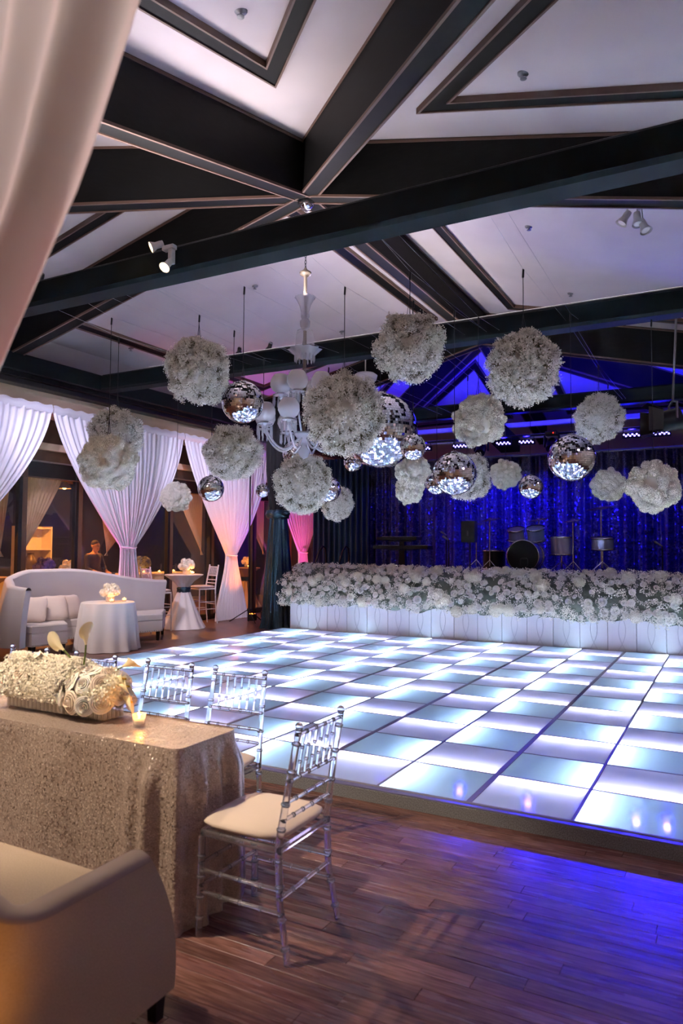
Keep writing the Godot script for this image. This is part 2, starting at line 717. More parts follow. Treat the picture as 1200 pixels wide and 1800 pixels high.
func build_ceiling() -> void:
	var ceil_node := thing("ceiling", "raised white plaster ceiling of sloping panels round two hubs", "ceiling", Vector3.ZERO, 0.0, "", "structure")
	var c1 := Vector2(RX, Z1)
	var c2 := Vector2(RX, Z2)
	var facets := []
	for s in [-1.0, 1.0]:
		var e: float = s * REACH
		facets.append([c1, c1 + Vector2(e, 0), c2 + Vector2(e, 0), c2])
		facets.append([c1, c1 + Vector2(0, REACH), c1 + Vector2(e, REACH)])
		facets.append([c1, c1 + Vector2(e, REACH), c1 + Vector2(e, 0)])
		facets.append([c2, c2 + Vector2(0, -REACH), c2 + Vector2(e, -REACH)])
		facets.append([c2, c2 + Vector2(e, -REACH), c2 + Vector2(e, 0)])
	var names := ["along the ridge", "beside the centre rafter over the entrance", "beside the cross rafter over the entrance", "beside the centre rafter over the stage", "beside the cross rafter over the stage"]
	for k in facets.size():
		var f: Array = facets[k]
		var b := MB.new()
		var lo := []
		var hi := []
		for q in f:
			# the two halves of a hip end are flat, so the corners alone give their heights
			var y := roof_y(q.x, q.y)
			lo.append(Vector3(q.x, y, q.y))
			hi.append(Vector3(q.x, y + 0.12, q.y))
		b.prism(lo, hi)
		part("ceiling_panel", b.mesh(), M.plaster, ceil_node)
		# the dark frame let into each panel
		var frame := MB.new()
		var outer := inset(f, 0.76)
		var inner := inset(f, 0.90)
		ring_bars(frame, outer, inner, -0.05, 0.03)
		var side := "the windows" if k < 5 else "the far side of the room"
		var o := single("trim_%d" % (k + 1), frame.mesh(), M.rafter, "dark frame on the ceiling panel %s, towards %s" % [names[k % 5], side], "trim", Vector3.ZERO, 0.0, "", "structure")
		var bead := MB.new()
		ring_bars(bead, inset(f, 0.74), outer, -0.065, 0.03)
		ring_bars(bead, inner, inset(f, 0.92), -0.065, 0.03)
		part("bead", bead.mesh(), M.bead, o)
	var h1 := Vector3(RX, HUB_Y, Z1)
	var h2 := Vector3(RX, HUB_Y, Z2)
	var r := 5.6
	rafter(h1, h2, "dark ridge beam running between the two ceiling hubs", 0.2)
	rafter(h1, h1 + Vector3(0, -0.25, 1) * r, "dark centre rafter falling from the chandelier hub towards the entrance")
	rafter(h1, h1 + Vector3(r, -0.265 * r, r), "dark diagonal rafter rising over the camera to the chandelier hub")
	rafter(h1, h1 + Vector3(-r, -0.265 * r, r), "dark diagonal rafter from the chandelier hub past the near drape")
	rafter(h1, h1 + Vector3(r, -0.24 * r, 0), "dark cross rafter from the chandelier hub away from the windows")
	rafter(h1, h1 + Vector3(-r, -0.24 * r, 0), "dark cross rafter from the chandelier hub down to the window wall")
	rafter(h2, h2 + Vector3(0, -0.25, -1) * r, "dark centre rafter of the blue lit end of the roof")
	rafter(h2, h2 + Vector3(r, -0.265 * r, -r), "dark diagonal rafter of the blue lit end, away from the windows")
	rafter(h2, h2 + Vector3(-r, -0.265 * r, -r), "dark diagonal rafter of the blue lit end, towards the windows")
	rafter(h2, h2 + Vector3(r, -0.24 * r, 0), "dark cross rafter over the stage, away from the windows")
	rafter(h2, h2 + Vector3(-r, -0.24 * r, 0), "dark cross rafter over the stage, down to the window wall")
	# tie beams
	var spans := [[-5.65, "thick dark green tie beam nearest the camera, with two lit spotlights"], [-9.31, "dark green tie beam behind the chandelier"], [-14.65, "dark tie beam over the stage lamps"]]
	for q in spans:
		var b := MB.new()
		b.box(Vector3(-4.4, BEAM_TOP - 0.145, q[0]), Vector3(11.0, 0.29, 0.3), 0.035)
		single("ceiling_beam", b.mesh(), M.beam, q[1], "beam", Vector3.ZERO, 0.0, "", "structure")
	# eave beams and the upright strips above them
	var b2 := MB.new()
	b2.box(Vector3(-10.06, BEAM_TOP - 0.145, -9.6), Vector3(0.32, 0.29, 22.0), 0.02)
	var eb := single("ceiling_beam", b2.mesh(), M.beam, "dark beam along the top of the window wall", "beam", Vector3.ZERO, 0.0, "", "structure")
	b2 = MB.new()
	b2.box(Vector3(-10.1, BEAM_TOP - 0.335, -9.6), Vector3(0.3, 0.09, 22.0), 0.01)
	part("moulding", b2.mesh(), M.rafter, eb)
	b2 = MB.new()
	b2.box(Vector3(-10.14, BEAM_TOP - 0.425, -9.6), Vector3(0.3, 0.09, 22.0), 0.01)
	part("moulding", b2.mesh(), M.window_dark, eb)
	b2 = MB.new()
	b2.box(Vector3(0.9, BEAM_TOP - 0.145, -9.6), Vector3(0.32, 0.29, 22.0), 0.02)
	single("ceiling_beam", b2.mesh(), M.beam, "dark beam along the eave opposite the windows", "beam", Vector3.ZERO, 0.0, "", "structure")
	slab("wall_upper_right", Vector3(1.0, 5.1, -11.1), Vector3(0.1, 1.0, 19.4), M.plaster, "white strip of wall over the eave opposite the windows", "wall")
	slab("wall_upper_near", Vector3(-4.7, 5.1, -2.1), Vector3(11.6, 1.0, 0.1), M.plaster, "white strip of wall over the entrance soffit", "wall")
	slab("wall_upper_left", Vector3(-10.55, 4.95, -9.6), Vector3(0.1, 1.3, 22.2), M.plaster, "white strip of wall above the window beam", "wall")
	# sprinkler heads
	var spr := MB.new()
	spr.lathe([Vector2(0.001, -0.05), Vector2(0.03, -0.05), Vector2(0.03, -0.045), Vector2(0.008, -0.042), Vector2(0.008, -0.02), Vector2(0.045, -0.012), Vector2(0.055, 0.0), Vector2(0.055, 0.02)], 14)
	var sm := spr.weld().mesh()
	var heads := [[-3.33, -4.43, "between the frame and centre rafter over the entrance"], [-1.56, -6.26, "on the panel over the thick near beam"], [-2.40, -9.88, "on the ridge panel beside the folded ceiling spotlights"], [-2.40, -12.85, "on the ridge panel farther from the folded ceiling spotlights"], [-7.03, -9.85, "on the ridge panel right of the lit spotlights"], [-6.97, -12.83, "on the window side ridge panel above the far beam"], [-9.9, -9.9, "low on the ceiling above the window wall"], [-3.6, -16.4, "on the blue lit panel over the stage"]]
	for q in heads:
		var y := roof_y(q[0], q[1])
		single("sprinkler", sm, M.grey_metal, "small round sprinkler head " + q[2], "sprinkler", Vector3(q[0], y, q[1]), 0.0, "sprinkler heads on the ceiling")


# ---------------------------------------------------------------- window wall
func build_window_wall() -> void:
	var wx := -10.5
	var b := MB.new()
	b.box(Vector3(wx + 0.12, 4.13, -9.6), Vector3(0.34, 0.42, 22.0), 0.004)
	b.box(Vector3(wx, 4.1, -9.6), Vector3(0.12, 0.5, 22.0))
	single("wall_left", b.mesh(), M.cream_wall, "cream plaster band above the draped windows", "wall", Vector3.ZERO, 0.0, "", "structure")
	var zs := [1.4, -1.0, -3.4, -5.75, -8.09, -9.27, -11.71, -13.1, -14.77, -16.4, -18.02, -20.4]
	var kinds := ["", "", "", "past the near drape", "left of the banquette", "behind the banquette's corner", "behind the seated attendant", "behind the cocktail table", "beside the black column", "behind the black column", "left of the stage", "at the stage end"]
	for k in range(1, zs.size()):
		var za: float = zs[k]
		var zb: float = zs[k - 1]
		var mid := (za + zb) * 0.5
		var w := zb - za
		var o := thing("window_%d" % k, "tall dark framed window %s" % (kinds[k] if kinds[k] else "number %s past the edge of the frame" % ["", "one", "two", "three"][k]), "window", Vector3(wx, 0, mid), 0.0, "", "structure")
		var fr := MB.new()
		fr.box(Vector3(0, 1.95, -w * 0.5), Vector3(0.14, 3.9, 0.10), 0.006)
		part("mullion", fr.mesh(), M.window_wood, o)
		fr = MB.new()
		fr.box(Vector3(0.03, 1.95, -w * 0.5 + 0.085), Vector3(0.09, 3.9, 0.07), 0.004)
		part("mullion", fr.mesh(), M.window_dark, o)
		fr = MB.new()
		fr.box(Vector3(0.0, 2.95, 0), Vector3(0.12, 0.26, w), 0.006)
		part("transom", fr.mesh(), M.window_dark, o)
		fr = MB.new()
		fr.box(Vector3(0.075, 3.09, 0), Vector3(0.03, 0.025, w), 0.004)
		part("metal_strip", fr.mesh(), M.window_metal, o)
		fr = MB.new()
		fr.box(Vector3(0.075, 2.81, 0), Vector3(0.03, 0.02, w), 0.004)
		part("metal_strip", fr.mesh(), M.window_wood, o)
		fr = MB.new()
		fr.box(Vector3(-0.02, 3.48, 0), Vector3(0.06, 0.86, w))
		part("panel", fr.mesh(), M.window_wood, o)
		fr = MB.new()
		fr.box(Vector3(0.0, 0.06, 0), Vector3(0.14, 0.12, w), 0.006)
		part("sill", fr.mesh(), M.window_dark, o)
		fr = MB.new()
		fr.box(Vector3(0.0, 1.47, 0), Vector3(0.008, 2.7, w))
		part("pane", fr.mesh(), M.glass, o)


# ---------------------------------------------------------------- the room behind the windows
func build_next_room() -> void:
	slab("wall_garden_room", Vector3(-15.65, 1.6, -9.6), Vector3(0.1, 3.4, 22.2), M.black_cloth, "black draped wall of the room behind the windows", "wall")
	slab("wall_garden_end", Vector3(-13.0, 1.6, -20.6), Vector3(5.2, 3.4, 0.1), M.window_dark, "dark end wall of the room behind the windows", "wall")
	slab("wall_garden_near", Vector3(-13.0, 1.6, 1.4), Vector3(5.2, 3.4, 0.1), M.window_dark, "dark near wall of the room behind the windows", "wall")
	slab("ceiling_garden_room", Vector3(-13.0, 3.36, -9.6), Vector3(5.2, 0.12, 22.2), M.cream_wall, "low ceiling of the room behind the windows", "ceiling")
	# pendant lamps that light it
	for q in [[-12.4, -5.5, "nearest the entrance"], [-12.9, -11.0, "above the attendant's table"], [-12.6, -14.2, "over the far candle table"]]:
		var o := thing("pendant_lamp", "warm glowing pendant lamp behind the windows, %s" % q[2], "lamp", Vector3(q[0], 2.9, q[1]), 0.0, "pendant lamps behind the windows")
		var b := MB.new()
		b.lathe([Vector2(0.02, 0.16), Vector2(0.06, 0.14), Vector2(0.15, 0.0)], 16)
		part("shade", b.weld().mesh(), M.black_metal, o)
		b = MB.new()
		b.ball(Vector3(0, 0.03, 0), 0.05, 12, 8)
		part("bulb", b.mesh(), glow(Color(1.0, 0.7, 0.36), 5.0), o)
		b = MB.new()
		b.tube([Vector3(0, 0.15, 0), Vector3(0, 0.42, 0)], 0.006, 6)
		part("cord", b.mesh(), M.black_metal, o)
		omni(o, Vector3(0, 0.03, 0), Color(1.0, 0.62, 0.28), 3.2, 0.05)
	# buffet tables with ivory cloths
	var tables := [[-11.95, -10.35, 0.7, 2.7, "ivory clothed buffet table in front of the attendant"], [-12.1, -13.0, 0.7, 1.7, "ivory clothed buffet table glowing behind the cocktail chairs"]]
	for q in tables:
		var o := thing("buffet_table", q[4], "table", Vector3(q[0], 0, q[1]))
		var b := MB.new()
		b.box(Vector3(0, 0.99, 0), Vector3(q[2] + 0.06, 0.05, q[3] + 0.06), 0.008)
		part("table_top", b.mesh(), mat(Color(0.9, 0.8, 0.6), 0.6), o)
		b = MB.new()
		var w: float = q[3]
		var d: float = q[2]
		b.sheet(80, 6, func(u: float, v: float) -> Vector3:
			var a := u * 2.0 * (w + d)
			var x := 0.0
			var z := 0.0
			if a < d: x = -d / 2 + a; z = -w / 2
			elif a < d + w: x = d / 2; z = -w / 2 + (a - d)
			elif a < 2 * d + w: x = d / 2 - (a - d - w); z = w / 2
			else: x = -d / 2; z = w / 2 - (a - 2 * d - w)
			var k := 1.0 + (0.03 * sin(u * 90.0) + 0.03) * v
			return Vector3(x * k, 0.98 * (1.0 - v) + 0.01, z * k))
		part("skirt", b.mesh(), mat(Color(0.92, 0.85, 0.68), 0.7), o)
		# gothic arches applied to the front
		for n in 3:
			var arch := MB.new()
			var zc := -w * 0.33 + w * 0.33 * n
			for s in [-1.0, 1.0]:
				var pts := []
				for k in 9:
					var t := k / 8.0
					pts.append(Vector3(d * 0.5 + 0.045, 0.25 + 0.62 * sin(t * PI * 0.5), zc + s * (0.22 - 0.22 * (1.0 - cos(t * PI * 0.5)))))
				arch.tube(pts, 0.012, 6)
			part("arch", arch.mesh(), M.window_wood, o)
	# shelves near the entrance end
	var sh := thing("shelf_unit", "pale open shelf unit with ornaments behind the left window", "shelf", Vector3(-14.6, 0, -11.55))
	var b3 := MB.new()
	for k in 5:
		b3 = MB.new()
		b3.box(Vector3(0, 0.05 + k * 0.5, 0), Vector3(0.36, 0.03, 0.8))
		part("shelf", b3.mesh(), M.linen, sh)
	for s in [-1.0, 1.0]:
		b3 = MB.new()
		b3.box(Vector3(0, 1.05, s * 0.41), Vector3(0.36, 2.1, 0.03))
		part("side_panel", b3.mesh(), M.linen, sh)
	b3 = MB.new()
	b3.box(Vector3(-0.17, 1.05, 0), Vector3(0.02, 2.1, 0.8))
	part("back_panel", b3.mesh(), M.linen, sh)
	var vase := MB.new()
	vase.lathe([Vector2(0.001, 0), Vector2(0.07, 0.0), Vector2(0.15, 0.12), Vector2(0.16, 0.22), Vector2(0.08, 0.34), Vector2(0.07, 0.38), Vector2(0.09, 0.4)], 20)
	var vm := vase.weld().mesh()
	single("vase", vm, mat(Color(0.35, 0.3, 0.25), 0.3), "round dark vase on the shelf unit behind the window", "vase", Vector3(-14.58, 1.065, -11.5))
	# tan swags hanging on the outer side of the glass
	for q in [[-10.75, -7.0, -8.1, -7.9, "tan sheer swag behind the left window edge"], [-10.75, -8.2, -9.3, -8.3, "tan sheer swag in the window above the shelf unit"], [-10.75, -9.9, -11.65, -10.2, "tan sheer swag right of the gathered white drape"], [-10.75, -12.0, -13.1, -13.1, "tan sheer swag in the window above the cocktail table"], [-10.75, -14.3, -15.6, -15.6, "tan sheer swag behind the black column"]]:
		var sw := MB.new()
		var z0: float = q[1]
		var z1: float = q[2]
		var zt: float = q[3]
		sw.sheet(40, 20, func(u: float, v: float) -> Vector3:
			var k := pow(v, 1.25)
			var z := lerpf(lerpf(z0, z1, u), zt + 0.08 * (u - 0.5), k)
			return Vector3(-10.75 + 0.03 * sin(u * 60.0) * (1.0 - 0.5 * v), 3.3 - 1.85 * v, z))
		single("window_swag", sw.mesh(), M.tan_sheer, q[4], "drape", Vector3.ZERO, 0.0, "tan swags behind the windows")
	# on the tables
	bouquet("flower_arrangement", Vector3(-11.95, 1.02, -9.75), 0.20, mat(Color(0.35, 0.3, 0.75), 0.7), "low violet blue flower arrangement on the attendant's table")
	bouquet("flower_arrangement", Vector3(-11.9, 1.02, -10.3), 0.17, M.calla, "ivory flower arrangement on the attendant's table near the shelf unit")
	bouquet("flower_arrangement", Vector3(-12.1, 1.02, -12.6), 0.20, M.greens, "leafy green arrangement on the glowing buffet table")
	for q in [[-11.75, -9.3, "at the near end of the attendant's table"], [-11.75, -10.65, "in the middle of the attendant's table"], [-11.85, -12.4, "at the near end of the glowing buffet"], [-11.85, -12.9, "in the middle of the glowing buffet"], [-11.85, -13.4, "at the far end of the glowing buffet"]]:
		candle(Vector3(q[0], 1.016, q[1]), "small votive candle behind the window " + q[2], 0.35)
	# a clothed candle table seen beside the black column
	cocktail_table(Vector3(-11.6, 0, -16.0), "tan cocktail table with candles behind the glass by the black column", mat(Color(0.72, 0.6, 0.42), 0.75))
	bouquet("flower_arrangement", Vector3(-11.65, 1.1, -16.1), 0.14, M.calla, "ivory posy on the tan cocktail table behind the glass")
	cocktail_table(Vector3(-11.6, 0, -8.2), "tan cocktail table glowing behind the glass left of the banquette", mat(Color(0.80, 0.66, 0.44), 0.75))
	candle(Vector3(-11.42, 1.09, -8.1), "votive candle on the tan table left of the banquette", 0.5)
	candle(Vector3(-11.4, 1.09, -15.85), "votive candle on the tan cocktail table behind the glass", 0.4)


# ---------------------------------------------------------------- dance floor
const TILE := 0.6116
const FX := -2.654     # a joint line of the dance floor
const FZ := -4.283     # its near edge
const I0 := -8
const I1 := 6
const ROWS := 12


func build_dance_floor() -> void:
	var x0 := FX + I0 * TILE
	var x1 := FX + I1 * TILE
	var z1 := FZ - ROWS * TILE
	var o := thing("dance_floor", "glowing white and blue dance floor of square lit panels", "dance floor", Vector3((x0 + x1) * 0.5, 0, (FZ + z1) * 0.5))
	var off := -o.position
	var b := MB.new()
	b.box(Vector3(0, 0.006, 0), Vector3(x1 - x0 + 0.04, 0.012, FZ - z1 + 0.04))
	part("base", b.mesh(), M.black_metal, o)
	# carpeted edge with a strip of clear edging on top
	var w := x1 - x0
	var d := FZ - z1
	for q in [[Vector3(0, 0.045, d * 0.5 + 0.03), Vector3(w + 0.12, 0.082, 0.05)], [Vector3(0, 0.045, -d * 0.5 - 0.008), Vector3(w + 0.12, 0.082, 0.014)], [Vector3(-w * 0.5 - 0.03, 0.045, 0), Vector3(0.05, 0.082, d)], [Vector3(w * 0.5 + 0.03, 0.045, 0), Vector3(0.05, 0.082, d)]]:
		b = MB.new()
		b.box(q[0], q[1], 0.004)
		part("carpet_edge", b.mesh(), M.carpet, o)
		b = MB.new()
		b.box(q[0] + Vector3(0, 0.046, 0), Vector3(q[1].x, 0.01, q[1].z), 0.002)
		part("edging", b.mesh(), M.acrylic_edge, o)
	# joint bars: every second one along z is wider, where the modules meet
	for i in range(I0, I1 + 1):
		b = MB.new()
		b.box(Vector3.ZERO, Vector3(0.040 if posmod(i, 2) == 0 else 0.022, 0.02, d), 0.003)
		var bar := part("joint_bar", b.mesh(), M.bar, o)
		bar.position = Vector3(FX + i * TILE, 0.092, (FZ + z1) * 0.5) + off
	b = MB.new()
	b.box(Vector3.ZERO, Vector3(w, 0.019, 0.02), 0.003)
	var bm := b.mesh()
	for j in range(0, ROWS + 1):
		var bar := part("joint_bar", bm, M.bar, o)
		bar.position = Vector3((x0 + x1) * 0.5, 0.092, FZ - j * TILE) + off
	var lb := MB.new()
	lb.box(Vector3(0, -0.004, 0), Vector3(0.597, 0.007, 0.597))
	var lid_mesh := lb.mesh()
	var depth := 0.074
	var tb := MB.new()
	tb.box(Vector3(0, -depth - 0.006, 0), Vector3(0.6, 0.004, 0.6))
	for k in 4:
		tb.xf = Transform3D(Basis(Vector3.UP, k * PI / 2), Vector3.ZERO)
		tb.box(Vector3(0.3, -depth * 0.5 - 0.006, 0), Vector3(0.004, depth, 0.6))
	var tray_mesh := tb.mesh()
	var sb := MB.new()
	sb.box(Vector3(0.280, -0.021, 0), Vector3(0.016, 0.016, 0.56))
	var strip_mesh := sb.mesh()
	var cool := Color(0.84, 0.97, 1.0)
	var pinkish := Color(0.95, 0.90, 1.0)
	var strip_cool := glow(cool, 57.0)
	var strip_pink := glow(pinkish, 57.0)
	for i in range(I0, I1):
		for j in ROWS:
			var ie := posmod(i, 2)
			var je := posmod(j, 2)
			var turn := 0.0
			if ie == 0 and je == 0:
				turn = PI / 2
			elif ie == 1 and je == 0:
				turn = PI
			elif ie == 1 and je == 1:
				turn = -PI / 2
			var t := part("light_panel", tray_mesh, M.tray, o)
			t.position = Vector3(FX + (i + 0.5) * TILE, 0.1, FZ - (j + 0.5) * TILE) + off
			t.rotation.y = turn
			part("lid", lid_mesh, M.lid, t)
			part("led_strip", strip_mesh, strip_cool if ie != je else strip_pink, t)
			area(t, Vector3(0.268, -0.024, 0), Vector3(-0.5, 1, 0), Vector2(0.56, 0.02), cool if ie != je else pinkish, 0.24)


# ---------------------------------------------------------------- stage and its flowers
const SZ := -11.67
const STAGE_Y := 0.8


func build_stage() -> void:
	var xl := -7.42
	var o := thing("stage", "white fronted stage with ring ornaments beyond the dance floor", "stage", Vector3(xl, 0, SZ))
	var b := MB.new()
	b.box(Vector3(4.95, STAGE_Y * 0.5 - 0.01, -2.55), Vector3(9.88, STAGE_Y - 0.02, 4.9))
	part("platform", b.mesh(), M.black_cloth, o)
	b = MB.new()
	b.box(Vector3(4.95, STAGE_Y - 0.01, -2.5), Vector3(9.9, 0.02, 5.0))
	part("deck", b.mesh(), M.black_cloth, o)
	var pb := MB.new()
	pb.box(Vector3(0.205, 0.36, -0.03), Vector3(0.404, 0.72, 0.06), 0.006)
	var pm := pb.mesh()
	var rb := MB.new()
	for s in [-1.0, 1.0]:
		var pts := []
		for k in 25:
			var t := -1.45 + 2.9 * k / 24.0
			pts.append(Vector3(s * (0.05 - 0.05 * t * t), 0.21 * t, 0))
		rb.tube(pts, 0.0042, 6)
	var rm := rb.mesh()
	for k in 24:
		var p := part("front_panel", pm, M.white_gloss, o)
		p.position = Vector3(k * 0.41, 0, 0)
		var r := part("ring_ornament", rm, M.ring, o)
		r.position = Vector3(k * 0.41 + 0.205, 0.41, 0.002)
	b = MB.new()
	b.box(Vector3(0.02, 0.36, -2.5), Vector3(0.05, 0.72, 4.9), 0.006)
	part("side_panel", b.mesh(), M.white_gloss, o)
	b = MB.new()
	b.box(Vector3(4.92, 0.05, 0.006), Vector3(9.84, 0.1, 0.012), 0.003)
	part("base_board", b.mesh(), M.groove, o)

	# the bank of white flowers along the front
	var g := thing("flower_bank", "long bank of white roses, hydrangeas and baby's breath along the stage front", "flowers", Vector3(xl, 0.6, SZ))
	var prof := [Vector2(0.03, 0.02), Vector2(0.13, 0.08), Vector2(0.17, 0.24), Vector2(0.08, 0.42), Vector2(-0.14, 0.58), Vector2(-0.45, 0.68), Vector2(-0.75, 0.66)]
	var noise := FastNoiseLite.new()
	noise.seed = 5
	noise.frequency = 1.6
	var at_prof := func(t: float, x: float) -> Vector3:
		var f := clampf(t, 0.0, 0.9999) * (prof.size() - 1)
		var k := int(f)
		var q: Vector2 = prof[k].lerp(prof[k + 1], f - k)
		var wob := noise.get_noise_2d(x * 1.3, t * 2.0)
		var low := noise.get_noise_2d(x * 0.9, 40.0) * 0.13 * (1.0 - t)
		return Vector3(x, q.y + wob * 0.04 + low - 0.008 * x, q.x + wob * 0.05)
	b = MB.new()
	b.sheet(160, 18, func(u: float, v: float) -> Vector3:
		var q: Vector3 = at_prof.call(v, -0.12 + u * 9.5)
		return q - Vector3(0, 0.045, 0.06), true)
	part("greenery_base", b.mesh(), M.greens, g)
	var rr := RandomNumberGenerator.new()
	rr.seed = 21
	var sprig := sprig_mesh(12, 0.07, 31)
	var places := []
	for k in 2600:
		var t := rr.randf()
		var x := -0.18 + rr.randf() * 9.4
		if t < 0.1:
			t = rr.randf() * 0.25
		var q: Vector3 = at_prof.call(t, x)
		q -= Vector3(0, 0.03, 0.035) * rr.randf()
		var out := Vector3(rr.randf_range(-0.7, 0.7), rr.randf_range(-0.4, 0.8) + t - 0.3, 1.1 - t).normalized()
		places.append(Transform3D(basis_to(out, rr.randf() * TAU).scaled(Vector3.ONE * rr.randf_range(0.8, 1.3)), q))
	many("baby_breath", sprig, M.breath, places, g)
	var leaf := MB.new()
	leaf.poly([Vector3(0, 0, 0), Vector3(0.012, 0.03, 0.004), Vector3(0, 0.08, -0.01), Vector3(-0.012, 0.03, 0.004)])
	places = []
	for k in 1600:
		var t := rr.randf()
		var q: Vector3 = at_prof.call(t, -0.12 + rr.randf() * 9.3)
		var out := Vector3(rr.randf_range(-1, 1), rr.randf_range(-0.7, 0.5), 0.7).normalized()
		places.append(Transform3D(basis_to(out, rr.randf() * TAU), q - Vector3(0, 0.01, 0.02)))
	many("leaves", leaf.mesh(), M.greens, places, g)
	# blossoms that can be told apart
	var roses := [rose_mesh(0.045, 61), rose_mesh(0.05, 62), rose_mesh(0.055, 63)]
	var hyds := [cluster_mesh(0.075, 64), cluster_mesh(0.09, 65)]
	var spots := []
	var made := 0
	var tries := 0
	while made < 296 and tries < 9000:
		tries += 1
		var t := 0.1 + 0.9 * rr.randf()
		var x := -0.1 + rr.randf() * 7.3
		var q: Vector3 = at_prof.call(t, x)
		var big := rr.randf() < 0.22
		var near := false
		for sp in spots:
			if sp.distance_squared_to(q) < (0.0125 if big else 0.0085):
				near = true
				break
		if near:
			continue
		spots.append(q)
		var out := Vector3(rr.randf_range(-0.4, 0.4), t * 0.9 + rr.randf_range(-0.2, 0.3), 1.0 - t * 0.5).normalized()
		var m: Mesh = hyds[rr.randi() % 2] if big else roses[rr.randi() % 3]
		var f := part("hydrangea_bloom" if big else "rose_bloom", m, M.hydrangea if big else M.rose, g)
		f.transform = Transform3D(basis_to(out, rr.randf() * TAU).scaled(Vector3.ONE * rr.randf_range(0.85, 1.2)), q + out * 0.01)
		made += 1
	places = []
	for k in 110:
		var q: Vector3 = at_prof.call(0.1 + 0.9 * rr.randf(), 7.2 + rr.randf() * 2.1)
		places.append(Transform3D(basis_to(Vector3(0, 0.6, 0.8), rr.randf() * TAU), q))
	many("more_roses", roses[1], M.rose, places, g)


func basis_to(out: Vector3, spin: float) -> Basis:
	var y := out.normalized()
	var x := y.cross(Vector3(0.31, 0.2, 0.93)).normalized()
	var z := x.cross(y)
	return Basis(x, y, z) * Basis(Vector3.UP, spin)


# tiny blossoms on thin stalks, growing along y
func sprig_mesh(n: int, size: float, sd: int) -> ArrayMesh:
	var rr := RandomNumberGenerator.new()
	rr.seed = sd
	var b := MB.new()
	for k in n:
		var c := Vector3(rr.randf_range(-0.55, 0.55), rr.randf_range(0.25, 1.0), rr.randf_range(-0.55, 0.55)) * size
		var r := size * rr.randf_range(0.09, 0.15)
		var bs := Basis(Vector3(rr.randf() - 0.5, rr.randf() - 0.5, rr.randf() - 0.5).normalized(), rr.randf() * TAU)
		b.xf = Transform3D(bs, c)
		var ring := []
		for i in 5:
			ring.append(Vector3(cos(TAU * i / 5), 0.25, sin(TAU * i / 5)) * r)
		for i in 5:
			b.tri(b.p(Vector3(0, -0.5, 0) * r), b.p(ring[i]), b.p(ring[(i + 1) % 5]))
			b.tri(b.p(Vector3(0, 0.55, 0) * r), b.p(ring[(i + 1) % 5]), b.p(ring[i]))
		b.xf = Transform3D()
		if k % 3 == 0:
			var s := Vector3(size * 0.02, 0, 0)
			b.tri(b.p(-s), b.p(s), b.p(c))
	return b.mesh()


# a few forked stalks with tiny buds, growing along y
func stalk_mesh(size: float, sd: int) -> ArrayMesh:
	var rr := RandomNumberGenerator.new()
	rr.seed = sd
	var b := MB.new()
	for k in 7:
		var a := Vector3(rr.randf_range(-0.1, 0.1), rr.randf_range(-0.4, 0.3), rr.randf_range(-0.1, 0.1)) * size
		var c := Vector3(rr.randf_range(-0.7, 0.7), rr.randf_range(0.5, 1.1), rr.randf_range(-0.7, 0.7)) * size
		b.tube([a, c], [size * 0.022, size * 0.014], 3)
		b.ball(c, size * 0.04, 4, 3)
	return b.mesh()


# full rose of overlapping petals, opening along y: the heart stands highest
func rose_mesh(r: float, sd: int) -> ArrayMesh:
	var rr := RandomNumberGenerator.new()
	rr.seed = sd
	var b := MB.new()
	for layer in 6:
		var n := 2 + (layer + 1) / 2
		if layer == 5:
			n = 6
		var rad := r * (0.13 + 0.165 * layer)
		var high := r * (0.55 - 0.115 * layer)
		for k in n:
			var a0 := TAU * (k + 0.45 * layer + rr.randf() * 0.15) / n
			var wide := TAU / n * 0.68
			var lift := rr.randf_range(-0.04, 0.04) * r
			b.sheet(5, 5, func(u: float, v: float) -> Vector3:
				var e := (u - 0.5) * 2.0
				var a := a0 + e * wide
				# cup below, rim curling out
				var q := rad * (0.55 + 0.45 * sin(minf(v, 0.8) / 0.8 * PI * 0.5)) + (0.10 * r * maxf(v - 0.8, 0.0) / 0.2) * (0.4 + 0.2 * layer)
				var y := lerpf(-r * 0.55, high + lift, sin(v * PI * 0.5)) - 0.10 * r * e * e * v - 0.05 * r * maxf(v - 0.8, 0.0) / 0.2 * layer * 0.5
				return Vector3(cos(a) * q, y, sin(a) * q), false)
	b.ball(Vector3(0, -r * 0.3, 0), r * 0.45, 8, 6)
	return b.mesh()


# a dome of small four-petalled florets
func hydrangea_mesh(r: float, sd: int, n: int) -> ArrayMesh:
	var rr := RandomNumberGenerator.new()
	rr.seed = sd
	var b := MB.new()
	b.ball(Vector3.ZERO, r * 0.84, 10, 7)
	for k in n:
		var y := 1.0 - 1.75 * (k + 0.5) / n
		var a := k * 2.39996
		var q := sqrt(maxf(0.0, 1.0 - y * y))
		var d := Vector3(cos(a) * q, y, sin(a) * q)
		b.xf = Transform3D(basis_to(d, rr.randf() * TAU), d * r * rr.randf_range(0.84, 1.02))
		var s := r * rr.randf_range(0.27, 0.36)
		for i in 4:
			var c := cos(TAU * i / 4)
			var sn := sin(TAU * i / 4)
			var p0 := Vector3(0, 0, 0)
			var p1 := Vector3(c - sn * 0.75, 0.35, sn + c * 0.75) * s * 0.62
			var p2 := Vector3(c, 0.2, sn) * s
			var p3 := Vector3(c + sn * 0.75, 0.35, sn - c * 0.75) * s * 0.62
			b.quad(p0, p3, p2, p1)
	b.xf = Transform3D()
	return b.mesh()


